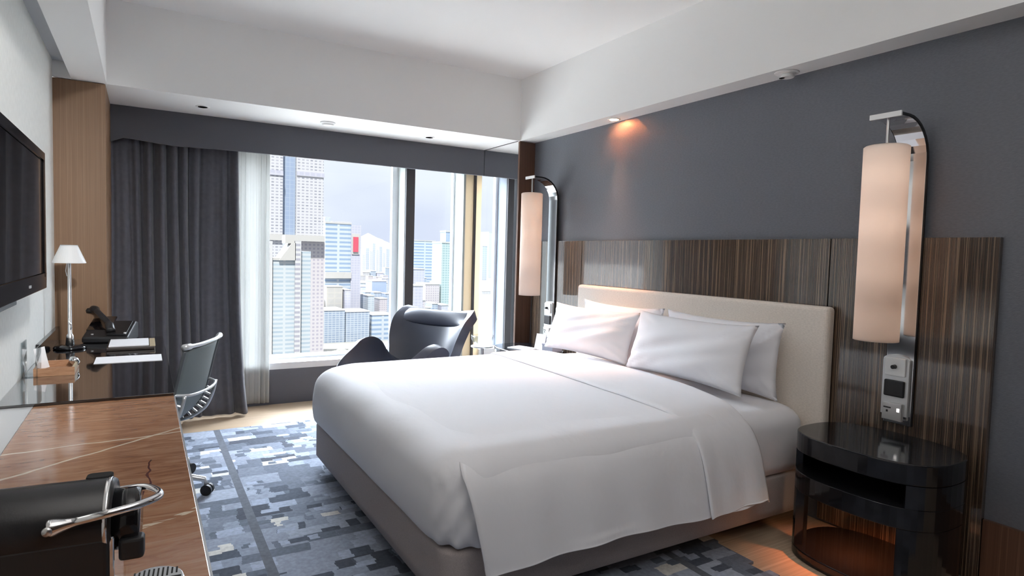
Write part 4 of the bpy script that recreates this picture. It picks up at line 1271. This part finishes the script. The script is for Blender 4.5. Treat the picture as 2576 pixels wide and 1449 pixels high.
Y0 = 470
tw = bld(672, 713, 300, Y0, 26, F['white_grid'], 'tall white tower with twin wings joined by a blue glass strip', 'tower')
q = tw.location
def tpart(name, m, x0, x1, y0, y1, Yd, dy=20, zoff=0):
    a, b, c = at(x0, y0, Yd), at(x1, y0, Yd), at((x0 + x1) / 2, y1, Yd)
    return MB().box(a.x - q.x, b.x - q.x, Yd - q.y, Yd + dy - q.y, c.z - q.z, a.z - q.z).build(name, m, tw)
tpart('glass_strip', F['blue_glass'], 713, 747, 300, 600, Y0 + 4)
tpart('wing', F['white_grid'], 747, 816, 300, 600, Y0, 26)
tpart('transfer_band', F['roof'], 670, 817, 588, 606, Y0 - 1.0, 30)
tpart('podium', F['pale_pink'], 745, 817, 606, 900, Y0 + 3, 24)
for yk in (432,):
    tpart('mechanical_floor', F['lilac'], 672, 713, yk - 6, yk + 8, Y0 - 0.4, 1)
    tpart('mechanical_floor', F['lilac'], 747, 816, yk - 2, yk + 12, Y0 - 0.4, 1)

ft = bld(687, 744, 655, 400, 24, F['pale_blue_floors'], 'glass office tower with white corner columns and a triangular roof', 'tower')
q2 = ft.location
def fpart(name, m, x0, x1, y0, y1, Yd=399, dy=24):
    a, b, c = at(x0, y0, Yd), at(x1, y0, Yd), at((x0 + x1) / 2, y1, Yd)
    zb = ZG if y1 > 900 else c.z
    return MB().box(a.x - q2.x, b.x - q2.x, Yd - q2.y, Yd + dy - q2.y, zb - q2.z, a.z - q2.z).build(name, m, ft)
fpart('corner_column', F['column_white'], 672, 686, 606, 930)
fpart('corner_column', F['column_white'], 743, 758, 606, 930)
fpart('glass_wing', F['pale_blue_floors'], 757, 782, 632, 930, 401)
a, b, c = at(702, 655, 399), at(744, 655, 399), at(735, 611, 399)
MB().prism([(a.x - q2.x, a.z - q2.z), (b.x - q2.x, b.z - q2.z), (b.x - q2.x, c.z - q2.z), (c.x - q2.x, c.z - q2.z)], -1, 18, axis='y').build('roof_wedge', F['roof'], ft)
a, b, c = at(718, 598, 399), at(742, 598, 399), at(720, 612, 399)
MB().box(a.x - q2.x, b.x - q2.x, 0, 10, c.z - q2.z, a.z - q2.z + 1.5).build('plant_room', F['roof'], ft)

ob = bld(819, 884, 563, 820, 50, F['blue_bands'], 'blue banded office block with a red sign on its side wing', 'office_block')
q3 = ob.location
FOOT.append((at(884, 563, 820).x, at(911, 563, 820).x, 810, 872))
def opart(name, m, x0, x1, y0, y1, Yd, dy):
    a, b, c = at(x0, y0, Yd), at(x1, y0, Yd), at((x0 + x1) / 2, y1, Yd)
    zb = ZG if y1 > 780 else c.z
    return MB().box(a.x - q3.x, b.x - q3.x, Yd - q3.y, Yd + dy - q3.y, zb - q3.z, a.z - q3.z).build(name, m, ob)
opart('side_wing', F['lilac'], 884, 909, 566, 790, 819, 50)
opart('sign', M['red_sign'], 889, 902, 596, 634, 817.5, 1.0)
opart('sign_frame', F['roof'], 886, 905, 588, 640, 818.3, 0.8)
opart('podium_band', F['roof'], 818, 884, 684, 700, 818, 4)
opart('plant_room', F['lilac'], 835, 884, 556, 566, 826, 30)
opart('roof_mast', F['haze_blue'], 818, 832, 545, 563, 822, 10)

bld(802, 868, 782, 735, 40, F['fins_rows'], 'long office block with white vertical fins, near the street', 'office_block')
bld(870, 930, 785, 736, 38, F['fins_rows'], 'continuing finned office block right of the long one', 'office_block')
bld(936, 990, 793, 735, 36, F['blue_bands'], 'low blue and white banded block behind the armchair', 'office_block')
bld(766, 800, 742, 600, 30, F['teal'], 'blue green glass tower left of the finned office block', 'tower')
bld(822, 862, 722, 790, 28, F['beige'], 'plain beige block in the middle of the low rooftops', 'building')
bld(868, 882, 730, 785, 28, F['lilac'], 'lilac slab right against the plain beige block', 'building')
bld(884, 932, 722, 930, 40, F['haze_white'], 'wide white block below the red sign', 'building')
bld(936, 972, 708, 880, 30, F['blue_glass'], 'square blue glass block with pale roof near the window frame', 'building')
bld(1042, 1096, 607, 1100, 50, F['blue_bands'], 'broad blue banded block in the narrower window', 'office_block')
bld(1112, 1142, 612, 700, 30, F['teal'], 'slim blue green tower in the narrower window', 'tower')
bld(1122, 1140, 584, 740, 18, F['blue_glass'], 'taller set back top behind the slim blue green tower', 'tower')
bld(1040, 1068, 678, 760, 30, F['lilac'], 'lilac low block below the broad banded block', 'building')
bld(1070, 1106, 716, 700, 30, F['pale_pink'], 'pinkish block left of the slim blue green tower', 'building')
bld(1040, 1064, 720, 620, 24, F['lilac'], 'small lilac block beside the dark window mullion', 'building')
bld(1214, 1226, 620, 2300, 80, F['haze_blue'], 'hazy far tower in the slim mirrored window', 'tower')
bld(1230, 1243, 585, 2500, 80, F['haze_white'], 'taller hazy tower in the slim mirrored window, right side', 'tower')
wb = bld(1212, 1246, 733, 1500, 60, F['haze_white'], 'white pitched roof hall on the shore in the slim mirrored window', 'hall')
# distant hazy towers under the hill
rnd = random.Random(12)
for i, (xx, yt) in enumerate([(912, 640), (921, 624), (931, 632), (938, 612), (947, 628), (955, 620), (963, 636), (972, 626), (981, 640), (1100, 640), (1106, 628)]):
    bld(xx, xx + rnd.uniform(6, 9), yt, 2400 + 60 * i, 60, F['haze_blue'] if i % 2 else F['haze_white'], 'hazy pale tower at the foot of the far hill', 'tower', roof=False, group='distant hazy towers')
# low rooftops filling the middle distance
n_low = 0
for row, (Yd, yt0) in enumerate([(1900, 684), (1650, 690), (1450, 697), (1330, 703), (1210, 708), (1120, 714), (1040, 718), (965, 726), (900, 733), (845, 742), (800, 752), (765, 760), (700, 768), (650, 772)]):
    xx = 772
    while xx < 1142:
        wpx = rnd.uniform(9, 19)
        if not (982 < xx + wpx / 2 < 1036) and (Yd > 790 or xx > 1036):
            yt = yt0 + rnd.uniform(-9, 10) - (12 if rnd.random() > 0.86 else 0)
            mm_ = F[rnd.choice(['haze_white', 'pale_pink', 'lilac', 'beige', 'fins_rows', 'pale_blue_floors', 'column_white'])]
            Yk = Yd + rnd.uniform(-12, 12)
            if clash(at(xx, yt, Yk).x - 1, at(xx + wpx, yt, Yk).x + 1, Yk - 1, Yk + 23):
                xx += 4
                continue
            bld(xx, xx + wpx, yt, Yk, 22, mm_, 'low pale building among the crowded rooftops of the middle distance', 'building', group='crowded low rooftops')
            n_low += 1
        xx += wpx + rnd.uniform(0.5, 5)

# hill ridge
ridge = [(860, 640), (895, 602), (908, 590), (922, 586), (936, 594), (950, 603), (965, 608), (985, 622), (1040, 634), (1145, 644)]
YH = 5200
prof_h = [at(a, b, YH) for a, b in ridge]
mbh = MB()
rows = []
for k, s in enumerate((0.0, 0.25, 0.5, 0.8, 1.0)):
    rows.append([(p.x + 60 * wav(p.x * 0.004, k), YH - 900 * (1 - s), ZG + (p.z - ZG) * (s ** 0.8) + 12 * wav(p.x * 0.006, k * 2) * s) for p in prof_h])
for k, s in enumerate((0.6, 0.0)):
    rows.append([(p.x, YH + 700 * (k + 1), ZG + (p.z - ZG) * s) for p in prof_h])
vs = [p for r in rows for p in r]
n = len(prof_h)
mbh.add(vs, [(j * n + i, j * n + i + 1, (j + 1) * n + i + 1, (j + 1) * n + i) for j in range(len(rows) - 1) for i in range(n - 1)])
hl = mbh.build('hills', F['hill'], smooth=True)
hl['kind'] = 'structure'

# road deck and trees at the foot of the towers
rd = MB().box(-60, 60, -7, 7, 0, 6).build('elevated_road', F['road'], loc=(at(830, 875, 660).x, 660, ZG), rot=(0, 0, radians(-20)))
tag(rd, 'elevated road running across the foot of the finned block', 'road')
tm_ = MB()
rnd = random.Random(2)
for i in range(60):
    cx, cy, r = rnd.uniform(-24, 24), rnd.uniform(-12, 12), rnd.uniform(3, 6)
    tm_.lathe([(0.001, 0), (r * 0.9, r * 0.5), (r, r), (r * 0.6, r * 1.7), (0.001, r * 1.9)], 8, (cx, cy, 0))
p = at(850, 890, 540)
tr = tm_.build('street_trees', F['trees'], smooth=True, loc=(at(905, 890, 610).x, 612, ZG), rot=(0, 0, radians(-24)))
tag(tr, 'band of pale green tree crowns beside the elevated road', 'trees', kind='stuff')

# white slab added out of view below the sill, bounces daylight onto the ceiling
bouncer = MB().box(-60, 75, -24, 24, -3, 0).build('bounce_slab', mat('white_bounce_slab', (0.50, 0.50, 0.49), 0.8), loc=(0, 34, -16))
tag(bouncer, 'broad white light-bouncing slab added just below the window', 'roof')
